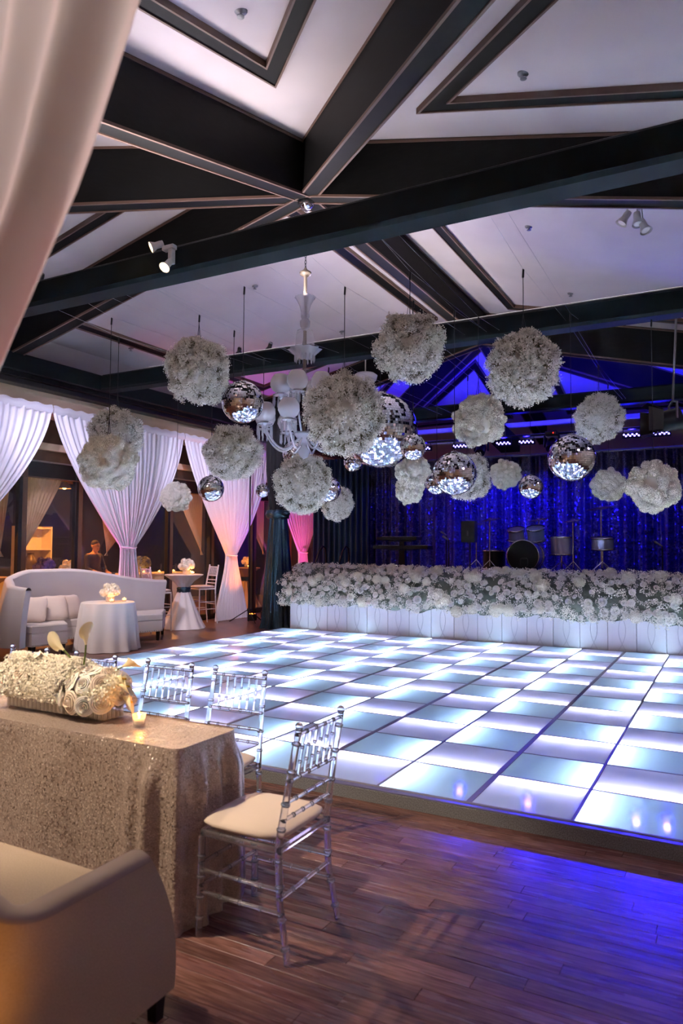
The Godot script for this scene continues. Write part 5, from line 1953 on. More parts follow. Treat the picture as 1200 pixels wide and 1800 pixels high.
# a chair of turned, bamboo-ringed bars; it faces -z; clear or painted
func chiavari(called: String, label: String, where: Vector3, turn: float, m: Material, seat_h: float, pad: Material, group: String) -> Node3D:
	var o := thing(called, label, "chair", where, turn, group)
	var w := 0.195
	var back := 0.20
	var front := -0.20
	var top := seat_h + 0.47
	var bar := func(b: MB, p0: Vector3, p1: Vector3, r: float, rings: int) -> void:
		b.tube([p0, p1], r, 10)
		var d := (p1 - p0).normalized()
		for k in rings:
			var t := (k + 1.0) / (rings + 1.0)
			var c := p0.lerp(p1, t)
			b.tube([c - d * 0.006, c - d * 0.003, c + d * 0.003, c + d * 0.006], [r, r * 1.28, r * 1.28, r], 10)
	# rear posts run from the floor to the top of the back
	for s in [-1.0, 1.0]:
		var b := MB.new()
		var lean := [Vector3(s * 0.205, 0.0, back + 0.05), Vector3(s * w, seat_h * 0.5, back + 0.005), Vector3(s * w, seat_h, back - 0.005), Vector3(s * (w - 0.012), seat_h + 0.22, back + 0.03), Vector3(s * (w - 0.02), top, back + 0.075)]
		b.tube(lean, [0.0125, 0.0145, 0.016, 0.015, 0.014], 10)
		for k in lean.size() - 1:
			for t in [0.3, 0.75]:
				var c: Vector3 = lean[k].lerp(lean[k + 1], t)
				var d: Vector3 = (lean[k + 1] - lean[k]).normalized()
				b.tube([c - d * 0.008, c - d * 0.004, c + d * 0.004, c + d * 0.008], [0.0145, 0.0195, 0.0195, 0.0145], 10)
		b.ball(lean[4] + Vector3(0, 0.006, 0), 0.0185, 10, 6)
		part("rear_post", b.mesh(), m, o)
		b = MB.new()
		bar.call(b, Vector3(s * 0.2, 0.0, front + 0.005), Vector3(s * w, seat_h - 0.03, front + 0.012), 0.0145, 4)
		part("front_leg", b.mesh(), m, o)
		# side stretchers
		for y in [0.42, 0.62]:
			b = MB.new()
			bar.call(b, Vector3(s * w, seat_h * y, front + 0.01), Vector3(s * w, seat_h * y, back + 0.01), 0.0085, 3)
			part("stretcher", b.mesh(), m, o)
	for y in [0.48, 0.68]:
		var b := MB.new()
		bar.call(b, Vector3(-w, seat_h * y, front + 0.01), Vector3(w, seat_h * y, front + 0.01), 0.0085, 3)
		part("stretcher", b.mesh(), m, o)
	var b2 := MB.new()
	bar.call(b2, Vector3(-w, seat_h * 0.55, back + 0.004), Vector3(w, seat_h * 0.55, back + 0.004), 0.0085, 3)
	part("stretcher", b2.mesh(), m, o)
	# seat frame
	for q in [[Vector3(0, seat_h - 0.016, front + 0.012), Vector3(0.40, 0.03, 0.02)], [Vector3(0, seat_h - 0.016, back), Vector3(0.40, 0.03, 0.02)], [Vector3(-w, seat_h - 0.016, 0), Vector3(0.02, 0.03, 0.38)], [Vector3(w, seat_h - 0.016, 0), Vector3(0.02, 0.03, 0.38)]]:
		b2 = MB.new()
		b2.box(q[0], q[1], 0.006)
		part("seat_rail", b2.mesh(), m, o)
	# cross bars and spindles of the back
	var at_h := func(h: float) -> float: return back + 0.03 + (h - 0.22) / 0.25 * 0.045 if h > 0.22 else back - 0.005 + h / 0.22 * 0.035
	for h in [0.10, 0.17, 0.26, 0.445]:
		b2 = MB.new()
		bar.call(b2, Vector3(-w + 0.012, seat_h + h, at_h.call(h)), Vector3(w - 0.012, seat_h + h, at_h.call(h)), 0.0085, 4)
		part("cross_bar", b2.mesh(), m, o)
	for k in 6:
		b2 = MB.new()
		var x := -0.125 + 0.05 * k
		bar.call(b2, Vector3(x, seat_h + 0.265, at_h.call(0.265)), Vector3(x, seat_h + 0.44, at_h.call(0.44)), 0.007, 2)
		part("spindle", b2.mesh(), m, o)
	# pad
	b2 = MB.new()
	b2.sheet(24, 12, func(u: float, v: float) -> Vector3:
		var a := u * TAU
		var t := v * PI - PI * 0.5
		var k := pow(maxf(cos(t), 0.0), 0.55)
		var c := cos(a)
		var s := sin(a)
		var sq := 1.0 / pow(pow(absf(c), 5.0) + pow(absf(s), 5.0), 0.2)
		return Vector3(c * sq * 0.215 * k, seat_h + 0.028 + 0.032 * sin(t), s * sq * 0.21 * k - 0.005), true)
	part("seat_pad", b2.weld().mesh(), pad, o)
	return o


# ---------------------------------------------------------------- head table, its chairs and flowers
func build_head_table() -> void:
	var x0 := -4.9
	var x1 := -2.10
	var za := -2.42
	var zb := -2.85
	var o := thing("head_table", "long narrow table under a champagne sequined cloth", "table", Vector3((x0 + x1) * 0.5, 0, (za + zb) * 0.5))
	var cx := o.position.x
	var cz := o.position.z
	var b := MB.new()
	b.box(Vector3(0, 0.745, 0), Vector3(x1 - x0 - 0.03, 0.02, za - zb - 0.03))
	part("table_top", b.mesh(), M.dark_wood, o)
	for sx in [-1.0, 1.0]:
		b = MB.new()
		b.tube([Vector3(sx * 1.1, 0, -0.16), Vector3(sx * 1.1, 0.735, -0.16)], 0.014, 8)
		b.tube([Vector3(sx * 1.1, 0, 0.16), Vector3(sx * 1.1, 0.735, 0.16)], 0.014, 8)
		part("leg_frame", b.mesh(), M.black_metal, o)
	# the cloth: top and a fall that gathers into folds at the corners
	var tw := x1 - x0
	var td := za - zb
	var rad := 0.05
	var outline := func(u: float) -> Vector2:
		# rounded rectangle, starting in the middle of the long side away from the camera
		var per := 2.0 * (tw + td) - 8.0 * rad + TAU * rad
		var s := u * per
		var hw := tw * 0.5
		var hd := td * 0.5
		var legs := [hw - rad, PI * rad * 0.5, td - 2 * rad, PI * rad * 0.5, tw - 2 * rad, PI * rad * 0.5, td - 2 * rad, PI * rad * 0.5, hw - rad]
		var k := 0
		while k < 8 and s > legs[k]:
			s -= legs[k]
			k += 1
		var f: float = s / rad
		match k:
			0: return Vector2(s, -hd)
			1: return Vector2(hw - rad + sin(f) * rad, -hd + rad - cos(f) * rad)
			2: return Vector2(hw, -hd + rad + s)
			3: return Vector2(hw - rad + cos(f) * rad, hd - rad + sin(f) * rad)
			4: return Vector2(hw - rad - s, hd)
			5: return Vector2(-hw + rad - sin(f) * rad, hd - rad + cos(f) * rad)
			6: return Vector2(-hw, hd - rad - s)
			7: return Vector2(-hw + rad - cos(f) * rad, -hd + rad - sin(f) * rad)
		return Vector2(-hw + rad + s, -hd)
	var nz := FastNoiseLite.new()
	nz.seed = 4
	nz.frequency = 1.0
	b = MB.new()
	# the top
	b.sheet(260, 3, func(u: float, v: float) -> Vector3:
		var q: Vector2 = outline.call(u)
		return Vector3(q.x * v, 0.762, q.y * v), true)
	b.sheet(420, 26, func(u: float, v: float) -> Vector3:
		var q: Vector2 = outline.call(u)
		var corner := 0.0
		for sx in [-1.0, 1.0]:
			for sz in [-1.0, 1.0]:
				corner = maxf(corner, 1.0 - Vector2(sx * tw * 0.5, sz * td * 0.5).distance_to(q) / 0.34)
		var c := maxf(corner, 0.0)
		var n := Vector2(signf(q.x) if absf(q.x) > tw * 0.5 - rad else 0.0, signf(q.y) if absf(q.y) > td * 0.5 - rad else 0.0).normalized()
		var fold := (0.5 + 0.5 * sin(q.x * 46.0 + q.y * 52.0 + 1.3)) * c * 0.07 + 0.012 * nz.get_noise_2d(q.x * 4.0, q.y * 4.0) + 0.010 * sin(q.x * 9.0 + q.y * 13.0)
		var k := smoothstep(0.0, 0.25, v)
		var y := 0.762 * (1.0 - v) + 0.006
		var out := fold * k + 0.02 * v + 0.006 * sqrt(minf(v * 20.0, 1.0))
		return Vector3(q.x + n.x * out, y, q.y + n.y * out), true)
	part("cloth", b.mesh(), M.sequin, o)

	# chairs: one at the end, the others on the side of the dance floor
	chiavari("clear_chair", "clear acrylic chair at the end of the head table, nearest the camera", Vector3(-1.80, 0, -2.65), PI / 2, M.acrylic, 0.45, M.cushion, "clear acrylic chairs at the head table")
	var seats := [[-2.51, "clear acrylic chair behind the table corner, second from the camera"], [-3.04, "clear acrylic chair behind the votive candle"], [-3.67, "clear acrylic chair behind the calla lilies"], [-4.31, "clear acrylic chair at the left edge behind the white roses"]]
	for q in seats:
		chiavari("clear_chair", q[1], Vector3(q[0], 0, -3.14), PI, M.acrylic, 0.45, M.cushion, "clear acrylic chairs at the head table")

	# mirrored box of flowers
	var bx := thing("flower_box", "mirrored ribbed box overflowing with roses, callas and baby's breath", "flowers", Vector3(-3.13, 0.768, -2.70))
	b = MB.new()
	b.box(Vector3(0, 0.04, 0), Vector3(0.72, 0.08, 0.14), 0.004)
	part("box", b.mesh(), mat(Color(0.7, 0.66, 0.6), 0.15, 0.9), bx)
	b = MB.new()
	for k in 24:
		for s in [-1.0, 1.0]:
			b.box(Vector3(-0.345 + 0.03 * k, 0.042, s * 0.074), Vector3(0.022, 0.082, 0.008), 0.003)
	for k in 5:
		for s in [-1.0, 1.0]:
			b.box(Vector3(s * 0.364, 0.042, -0.056 + 0.028 * k), Vector3(0.008, 0.082, 0.021), 0.003)
	part("glass_ribs", b.mesh(), M.clear, bx)
	b = MB.new()
	b.xf = Transform3D(Basis().scaled(Vector3(0.40, 0.11, 0.11)), Vector3(0, 0.13, 0))
	b.ball(Vector3.ZERO, 1.0, 20, 10)
	b.xf = Transform3D()
	part("foam", b.mesh(), M.breath, bx)
	var rr := RandomNumberGenerator.new()
	rr.seed = 17
	# baby's breath in the middle and at the near end
	var places := []
	var sp := sprig_mesh(16, 0.05, 75)
	for k in 900:
		var x := rr.randf_range(-0.40, 0.12)
		if rr.randf() < 0.4:
			x = rr.randf_range(-0.06, 0.1)
		var a := rr.randf_range(-0.3, PI + 0.3)
		var d := Vector3(rr.randf_range(-0.3, 0.3), sin(a), cos(a)).normalized()
		places.append(Transform3D(basis_to(d, rr.randf() * TAU), Vector3(x, 0.13, 0) + Vector3(0, sin(a) * 0.105, cos(a) * 0.115)))
	many("baby_breath", sp, M.breath, places, bx)
	var hy := cluster_mesh(0.07, 84)
	var ro := [rose_mesh(0.042, 66), rose_mesh(0.05, 67)]
	for k in 46:
		var x := -0.42 + 0.80 * (k / 45.0)
		var a := -0.1 + fmod(k * 1.13, 3.3)
		if x > -0.08 and x < 0.12 and k % 3:
			continue
		var d := Vector3(rr.randf_range(-0.2, 0.2), sin(a), cos(a)).normalized()
		var f := part("hydrangea_bloom", hy, M.hydrangea, bx)
		f.transform = Transform3D(basis_to(d, rr.randf() * TAU).scaled(Vector3.ONE * rr.randf_range(0.75, 1.1)), Vector3(x, 0.12, 0) + Vector3(0, sin(a) * rr.randf_range(0.03, 0.08), cos(a) * 0.07))
	var rs := [[0.14, 0.10, 0.13], [0.22, 0.09, 0.14], [0.30, 0.08, 0.13], [0.37, 0.10, 0.09], [0.40, 0.12, 0.01], [0.18, 0.17, 0.10], [0.26, 0.17, 0.10], [0.34, 0.17, 0.06], [0.14, 0.21, 0.03], [0.23, 0.22, 0.03], [0.31, 0.21, -0.01], [0.38, 0.17, -0.05], [0.18, 0.2, -0.06], [0.27, 0.2, -0.07], [0.2, 0.1, -0.12], [0.3, 0.1, -0.12], [0.39, 0.08, -0.08], [-0.34, 0.20, 0.07], [-0.26, 0.22, 0.03], [-0.2, 0.18, 0.11], [-0.30, 0.14, 0.13], [-0.40, 0.14, 0.08]]
	for k in rs.size():
		var q := Vector3(rs[k][0], rs[k][1], rs[k][2])
		var d := Vector3((q.x - 0.24) * 1.5 if q.x > 0.0 else 0.0, q.y - 0.09, q.z * 1.2).normalized()
		var f := part("rose_bloom", ro[k % 2], M.ivory_rose if k % 3 == 1 else M.rose, bx)
		f.transform = Transform3D(basis_to(d, rr.randf() * TAU).scaled(Vector3.ONE * 1.12), q + d * 0.015)
	# orchid petals on top at the near end
	for k in 5:
		b = MB.new()
		var a := k * TAU / 5.0
		b.xf = Transform3D(Basis(Vector3.UP, a) * Basis(Vector3.RIGHT, -0.5), Vector3(-0.18, 0.235, 0.03))
		b.sheet(6, 6, func(u: float, v: float) -> Vector3: return Vector3((u - 0.5) * 0.07 * sin(v * 2.6 + 0.3), 0.012 * sin(u * PI) + 0.02 * v * v, v * 0.075), true)
		part("orchid_petal", b.mesh(), M.rose, bx)
	# calla lilies
	var callas := [[Vector3(0.12, 0.2, 0.0), Vector3(0.06, 0.31, 0.02), Vector3(-0.05, 0.36, 0.03)], [Vector3(0.13, 0.2, 0.0), Vector3(0.165, 0.33, 0.0), Vector3(0.15, 0.42, 0.0)], [Vector3(0.26, 0.16, 0.0), Vector3(0.36, 0.22, 0.0), Vector3(0.45, 0.21, 0.02)], [Vector3(0.28, 0.14, 0.03), Vector3(0.4, 0.19, 0.03), Vector3(0.5, 0.18, 0.04)], [Vector3(0.28, 0.12, 0.0), Vector3(0.4, 0.14, 0.0), Vector3(0.47, 0.10, 0.0)], [Vector3(0.24, 0.18, -0.05), Vector3(0.34, 0.25, -0.06), Vector3(0.4, 0.27, -0.07)]]
	for q in callas:
		b = MB.new()
		var pts := []
		for k in 7:
			var t := k / 6.0
			pts.append(q[0].lerp(q[1], t).lerp(q[1].lerp(q[2], t), t))
		b.tube(pts.slice(0, 5), 0.005, 6)
		var cal := part("calla_lily", b.mesh(), M.stem, bx)
		b = MB.new()
		var dir: Vector3 = (pts[6] - pts[4]).normalized()
		b.xf = Transform3D(basis_to(dir, 1.0), pts[4])
		b.sheet(16, 10, func(u: float, v: float) -> Vector3:
			var a := (u - 0.5) * TAU * 0.93
			var rad2 := 0.006 + 0.03 * pow(v, 1.6) * (1.0 + 0.25 * cos(a))
			return Vector3(sin(a) * rad2, v * (0.075 + 0.045 * cos(a) * v), cos(a) * rad2), true)
		part("spathe", b.mesh(), M.calla, cal)
		b = MB.new()
		b.xf = Transform3D(basis_to(dir, 0.0), pts[4])
		b.tube([Vector3.ZERO, Vector3(0, 0.075, 0)], [0.004, 0.006], 6)
		part("spadix", b.mesh(), M.yellow, cal)
	candle(Vector3(-2.555, 0.768, -2.66), "lit votive candle on the champagne sequined table", 0.15)


# ---------------------------------------------------------------- sofa in front
func build_near_sofa() -> void:
	var o := thing("taupe_sofa", "taupe upholstered sofa arm and seat in the lower left corner", "sofa", Vector3(-2.75, 0, -1.6))
	var off := -o.position
	var path := Curve3D.new()
	var pts := [Vector3(-1.715, 0, -1.875), Vector3(-1.71, 0, -1.6), Vector3(-1.71, 0, -1.38), Vector3(-1.725, 0, -1.325), Vector3(-1.79, 0, -1.285), Vector3(-2.0, 0, -1.26), Vector3(-2.75, 0, -1.25), Vector3(-3.5, 0, -1.26), Vector3(-3.71, 0, -1.285), Vector3(-3.775, 0, -1.325), Vector3(-3.79, 0, -1.38), Vector3(-3.79, 0, -1.6), Vector3(-3.785, 0, -1.875)]
	for p in pts:
		path.add_point(p + off)
	var total := path.get_baked_length()
	var top := func(s: float) -> float:
		# low at the arms, rising along the back
		var e := minf(s, 1.0 - s) * total
		return 0.63 + 0.24 * smoothstep(0.46, 0.95, e)
	var shell := func(s: float, k: float, inner: bool) -> Vector3:
		var p := path.sample_baked(s * total, true)
		var q := path.sample_baked(minf(s * total + 0.02, total), true)
		var r := path.sample_baked(maxf(s * total - 0.02, 0.0), true)
		var t := (q - r).normalized()
		var n := Vector3(-t.z, 0, t.x)   # outwards
		var h: float = top.call(s)
		var y := lerpf(0.2, h, k)
		var flare := 0.05 * k * k
		var end := minf(s, 1.0 - s) * total
		var fwd := Vector3.ZERO
		if end < 0.25:
			# the front of the arm leans back towards its top
			fwd = Vector3(0, 0, 0.07 * k * k * k) * (1.0 - end / 0.25) + Vector3(0, 0, -0.03) * sin(clampf(k, 0.0, 1.0) * PI * 0.5) * (1.0 - end / 0.25) * (1.0 - k)
		return p + n * (flare - (0.09 if inner else 0.0)) + Vector3(0, y, 0) + fwd
	var b := MB.new()
	b.sheet(120, 14, func(u: float, v: float) -> Vector3: return shell.call(u, v, false), true)
	part("outer_shell", b.mesh(), M.sofa_fabric, o)
	b = MB.new()
	b.sheet(120, 14, func(u: float, v: float) -> Vector3: return shell.call(u, v, true), false)
	part("inner_back", b.mesh(), M.sofa_fabric, o)
	# rounded capping over the top edge
	b = MB.new()
	b.sheet(120, 8, func(u: float, v: float) -> Vector3:
		var a: Vector3 = shell.call(u, 1.0, false)
		var c: Vector3 = shell.call(u, 1.0, true)
		var m := (a + c) * 0.5
		var ang := v * PI
		return m + (a - m) * cos(ang) * 1.12 + Vector3(0, 0.028 * sin(ang) - 0.01, 0), true)
	part("capping", b.mesh(), M.sofa_piping, o)
	for s in [0.0, 1.0]:
		b = MB.new()
		b.sheet(4, 14, func(u: float, v: float) -> Vector3:
			var a: Vector3 = shell.call(s, v, false)
			var c: Vector3 = shell.call(s, v, true)
			return a.lerp(c, u) + Vector3(0, 0, -0.012 * sin(u * PI)), s == 0.0)
		part("arm_front", b.mesh(), M.sofa_fabric, o)
		# piping down the edge of the arm
		b = MB.new()
		var pp := []
		for k in 15:
			pp.append(shell.call(s, k / 14.0, false))
		b.tube(pp, 0.006, 6)
		part("piping", b.mesh(), M.sofa_piping, o)
	b = MB.new()
	b.box(Vector3(0, 0.27, 0.0), Vector3(1.98, 0.16, 0.66), 0.02)
	part("seat_base", b.mesh(), M.sofa_fabric, o)
	for s in [-1.0, 1.0]:
		b = MB.new()
		b.sheet(20, 10, func(u: float, v: float) -> Vector3:
			var a := u * TAU
			var t := v * PI - PI * 0.5
			var k := pow(maxf(cos(t), 0.0), 0.3)
			var sq := 1.0 / pow(pow(absf(cos(a)), 8.0) + pow(absf(sin(a)), 8.0), 0.125)
			return Vector3(s * 0.47 + cos(a) * sq * 0.475 * k, 0.415 + 0.07 * sin(t), -0.03 + sin(a) * sq * 0.33 * k), true)
		part("seat_cushion", b.weld().mesh(), M.sofa_fabric, o)
	for q in [[0.97, -0.36], [-0.97, -0.36], [0.90, 0.30], [-0.90, 0.30]]:
		b = MB.new()
		b.xf = Transform3D(Basis(), Vector3(q[0], 0, q[1]))
		b.prism([Vector3(-0.018, 0, -0.018), Vector3(0.018, 0, -0.018), Vector3(0.018, 0, 0.018), Vector3(-0.018, 0, 0.018)], [Vector3(-0.03, 0.21, -0.03), Vector3(0.03, 0.21, -0.03), Vector3(0.03, 0.21, 0.03), Vector3(-0.03, 0.21, 0.03)])
		part("leg", b.mesh(), M.dark_wood, o)


# ---------------------------------------------------------------- banquette, round table and cocktail table by the windows
func build_far_seating() -> void:
	var o := thing("banquette", "curved cream high backed banquette sofa by the windows", "sofa", Vector3(-9.3, 0, -8.6))
	var off := -o.position
	var path := Curve3D.new()
	for p in [Vector3(-9.0, 0, -7.05), Vector3(-9.3, 0, -6.98), Vector3(-9.6, 0, -7.15), Vector3(-9.75, 0, -7.6), Vector3(-9.76, 0, -8.2), Vector3(-9.72, 0, -9.0), Vector3(-9.62, 0, -9.8), Vector3(-9.45, 0, -10.42)]:
		path.add_point(p + off)
	var total := path.get_baked_length()
	var top := func(s: float) -> float:
		var a := smoothstep(0.0, 0.3, s)
		var c := smoothstep(0.45, 1.0, s)
		return 0.98 + 0.24 * a - 0.25 * c
	var shell := func(s: float, k: float, inner: bool) -> Vector3:
		var p := path.sample_baked(s * total, true)
		var t := (path.sample_baked(minf(s * total + 0.03, total), true) - path.sample_baked(maxf(s * total - 0.03, 0.0), true)).normalized()
		var n := Vector3(t.z, 0, -t.x)
		var y := lerpf(0.16, top.call(s), k)
		return p + n * (-(0.1 * k * k) + (0.12 if inner else 0.0)) + Vector3(0, y, 0)
	# which way is in: towards the dance floor
	var b := MB.new()
	b.sheet(80, 10, func(u: float, v: float) -> Vector3: return shell.call(u, v, false), false)
	part("outer_shell", b.mesh(), M.upholstery, o)
	b = MB.new()
	b.sheet(80, 10, func(u: float, v: float) -> Vector3: return shell.call(u, v, true), true)
	var back := part("backrest", b.mesh(), M.upholstery, o)
	b = MB.new()
	b.sheet(80, 6, func(u: float, v: float) -> Vector3:
		var a: Vector3 = shell.call(u, 1.0, false)
		var c: Vector3 = shell.call(u, 1.0, true)
		var m := (a + c) * 0.5
		return m + (a - m) * cos(v * PI) + Vector3(0, 0.045 * sin(v * PI), 0), false)
	part("top_edge", b.mesh(), M.upholstery, o)
	for s in [0.0, 1.0]:
		b = MB.new()
		b.sheet(3, 10, func(u: float, v: float) -> Vector3:
			return shell.call(s, v, false).lerp(shell.call(s, v, true), u), s == 1.0)
		part("end_face", b.mesh(), M.upholstery, o)
	# buttons
	var btn := MB.new()
	btn.ball(Vector3.ZERO, 0.022, 10, 6, 0.6)
	var bm := btn.mesh()
	for k in 7:
		var s := 0.36 + 0.09 * k
		var q := part("button", bm, M.cushion, back)
		q.position = shell.call(s, 0.72, true)
	# seat sections
	var seats := [
		[Vector3(-8.98, 0, -7.14), Vector3(-8.88, 0, -7.70), Vector3(-9.3, 0, -7.98), Vector3(-9.66, 0, -7.72), Vector3(-9.5, 0, -7.24), Vector3(-9.3, 0, -7.1)],
		[Vector3(-9.3, 0, -7.99), Vector3(-9.10, 0, -8.75), Vector3(-9.62, 0, -8.85), Vector3(-9.66, 0, -8.2), Vector3(-9.655, 0, -7.74)],
		[Vector3(-9.10, 0, -8.77), Vector3(-8.78, 0, -9.66), Vector3(-9.34, 0, -10.36), Vector3(-9.51, 0, -9.75), Vector3(-9.61, 0, -8.87)],
	]
	for sec in seats:
		var c := Vector3.ZERO
		for p in sec:
			c += p / sec.size()
		for lay in [[0.16, 0.36, 0.995, "seat_base"], [0.362, 0.47, 1.0, "seat_cushion"]]:
			b = MB.new()
			var lo := []
			var hi := []
			var hi2 := []
			for p in sec:
				var q: Vector3 = c + (p - c) * lay[2] + off
				lo.append(q + Vector3(0, lay[0], 0))
				hi.append(q + Vector3(0, lay[1] - 0.02, 0))
				hi2.append(c + (p - c) * 0.96 + off + Vector3(0, lay[1], 0))
			b.prism(lo, hi)
			b.prism(hi, hi2)
			part(lay[3], b.mesh(), M.upholstery, o)
		# nail heads along the front of the base
		b = MB.new()
		var n0: Vector3 = sec[0] + off
		var n1: Vector3 = sec[1] + off
		var out := (n1 - n0).cross(Vector3.UP).normalized()
		if out.x < 0.0:
			out = -out
		for k in 22:
			b.ball(n0.lerp(n1, (k + 0.5) / 22.0) + Vector3(0, 0.175, 0) + out * 0.002, 0.008, 6, 4)
		part("nail_heads", b.mesh(), M.nail, o)
	for q in [[-8.93, -7.66], [-9.02, -7.2], [-8.84, -9.62], [-9.34, -10.28], [-9.6, -7.6], [-9.6, -9.0]]:
		b = MB.new()
		b.xf = Transform3D(Basis(), Vector3(q[0], 0, q[1]) + off)
		b.prism([Vector3(-0.016, 0, -0.016), Vector3(0.016, 0, -0.016), Vector3(0.016, 0, 0.016), Vector3(-0.016, 0, 0.016)], [Vector3(-0.026, 0.165, -0.026), Vector3(0.026, 0.165, -0.026), Vector3(0.026, 0.165, 0.026), Vector3(-0.026, 0.165, 0.026)])
		part("leg", b.mesh(), M.dark_wood, o)
	# cushions
	for q in [[Vector3(-9.40, 0.66, -7.48), -0.9, "taupe throw cushion leaning at the banquette's curved corner"], [Vector3(-9.38, 0.66, -7.86), -0.35, "violet tinted throw cushion in the middle of the banquette"], [Vector3(-9.42, 0.65, -8.22), 0.1, "taupe throw cushion half behind the round table"]]:
		b = MB.new()
		b.xf = Transform3D(Basis(Vector3.UP, q[1]) * Basis(Vector3.BACK, 0.42), Vector3.ZERO)
		b.sheet(24, 12, func(u: float, v: float) -> Vector3:
			var a := u * TAU
			var t := v * PI - PI * 0.5
			var k := pow(maxf(cos(t), 0.0), 0.6)
			var sq := 1.0 / pow(pow(absf(cos(a)), 6.0) + pow(absf(sin(a)), 6.0), 1.0 / 6.0)
			var pin := 1.0 + 0.06 * pow(absf(sin(2.0 * a)), 2.0)
			return Vector3(0.075 * sin(t), cos(a) * sq * pin * 0.2 * k, sin(a) * sq * pin * 0.2 * k), false)
		single("throw_cushion", b.weld().mesh(), M.cushion, q[2], "cushion", q[0], 0.0, "throw cushions on the banquette")
	# round table with a floor length cloth
	var t := thing("round_table", "round table under a white floor length cloth before the banquette", "table", Vector3(-8.74, 0, -8.36))
	b = MB.new()
	b.lathe([Vector2(0.001, 0.752), Vector2(0.40, 0.752), Vector2(0.41, 0.742)], 60)
	part("table_top", b.mesh(), M.linen, t)
	b = MB.new()
	b.lathe([Vector2(0.49, 0.008), Vector2(0.475, 0.12), Vector2(0.455, 0.35), Vector2(0.43, 0.6), Vector2(0.415, 0.72), Vector2(0.41, 0.745)], 140, func(a: float, h: float) -> float: return 1.0 + (0.055 * sin(a * 12.0 + 0.6 * sin(a * 3.0)) + 0.03 * sin(a * 7.0)) * (1.0 - h) * 1.1)
	part("cloth", b.weld().mesh(), M.linen, t)
	bouquet("posy", Vector3(-8.74, 0.754, -8.40), 0.15, M.hydrangea, "white hydrangea posy in a glass on the round table")
	candle(Vector3(-8.56, 0.754, -8.26), "votive candle left of the posy on the round table", 0.3)
	candle(Vector3(-8.57, 0.754, -8.54), "votive candle right of the posy on the round table", 0.3)
	# cocktail table with two bar chairs
	var ct := Vector3(-9.72, 0, -11.30)
	cocktail_table(ct, "cocktail table with a white cloth tied by a black sash", M.linen)
	bouquet("posy", ct + Vector3(0.02, 1.085, -0.05), 0.16, M.hydrangea, "white posy on the tall cocktail table")
	candle(ct + Vector3(0.22, 1.085, 0.0), "votive candle in front of the posy on the cocktail table", 0.4)
	candle(ct + Vector3(-0.05, 1.085, -0.26), "votive candle at the far side of the cocktail table", 0.4)
	chiavari("bar_chair", "tall white bar chair between the banquette and cocktail table", Vector3(-9.80, 0, -10.62), -0.25, M.chair_white, 0.76, M.cushion, "tall white bar chairs at the cocktail table")
	chiavari("bar_chair", "tall white bar chair beside the amber drape", Vector3(-9.95, 0, -12.17), PI - 0.35, M.chair_white, 0.76, M.cushion, "tall white bar chairs at the cocktail table")


# ---------------------------------------------------------------- the attendant behind the window
func field(p: Vector3, bones: Array, soft: float) -> float:
	var d := 10.0
	for q in bones:
		var a: Vector3 = q[0]
		var ab: Vector3 = q[1] - a
		var t := clampf((p - a).dot(ab) / maxf(ab.length_squared(), 1e-9), 0.0, 1.0)
		var s := (p - a - ab * t).length() - lerpf(q[2], q[3], t)
		var h := clampf(0.5 + 0.5 * (d - s) / soft, 0.0, 1.0)
		d = lerpf(d, s, h) - soft * h * (1.0 - h)
	return d


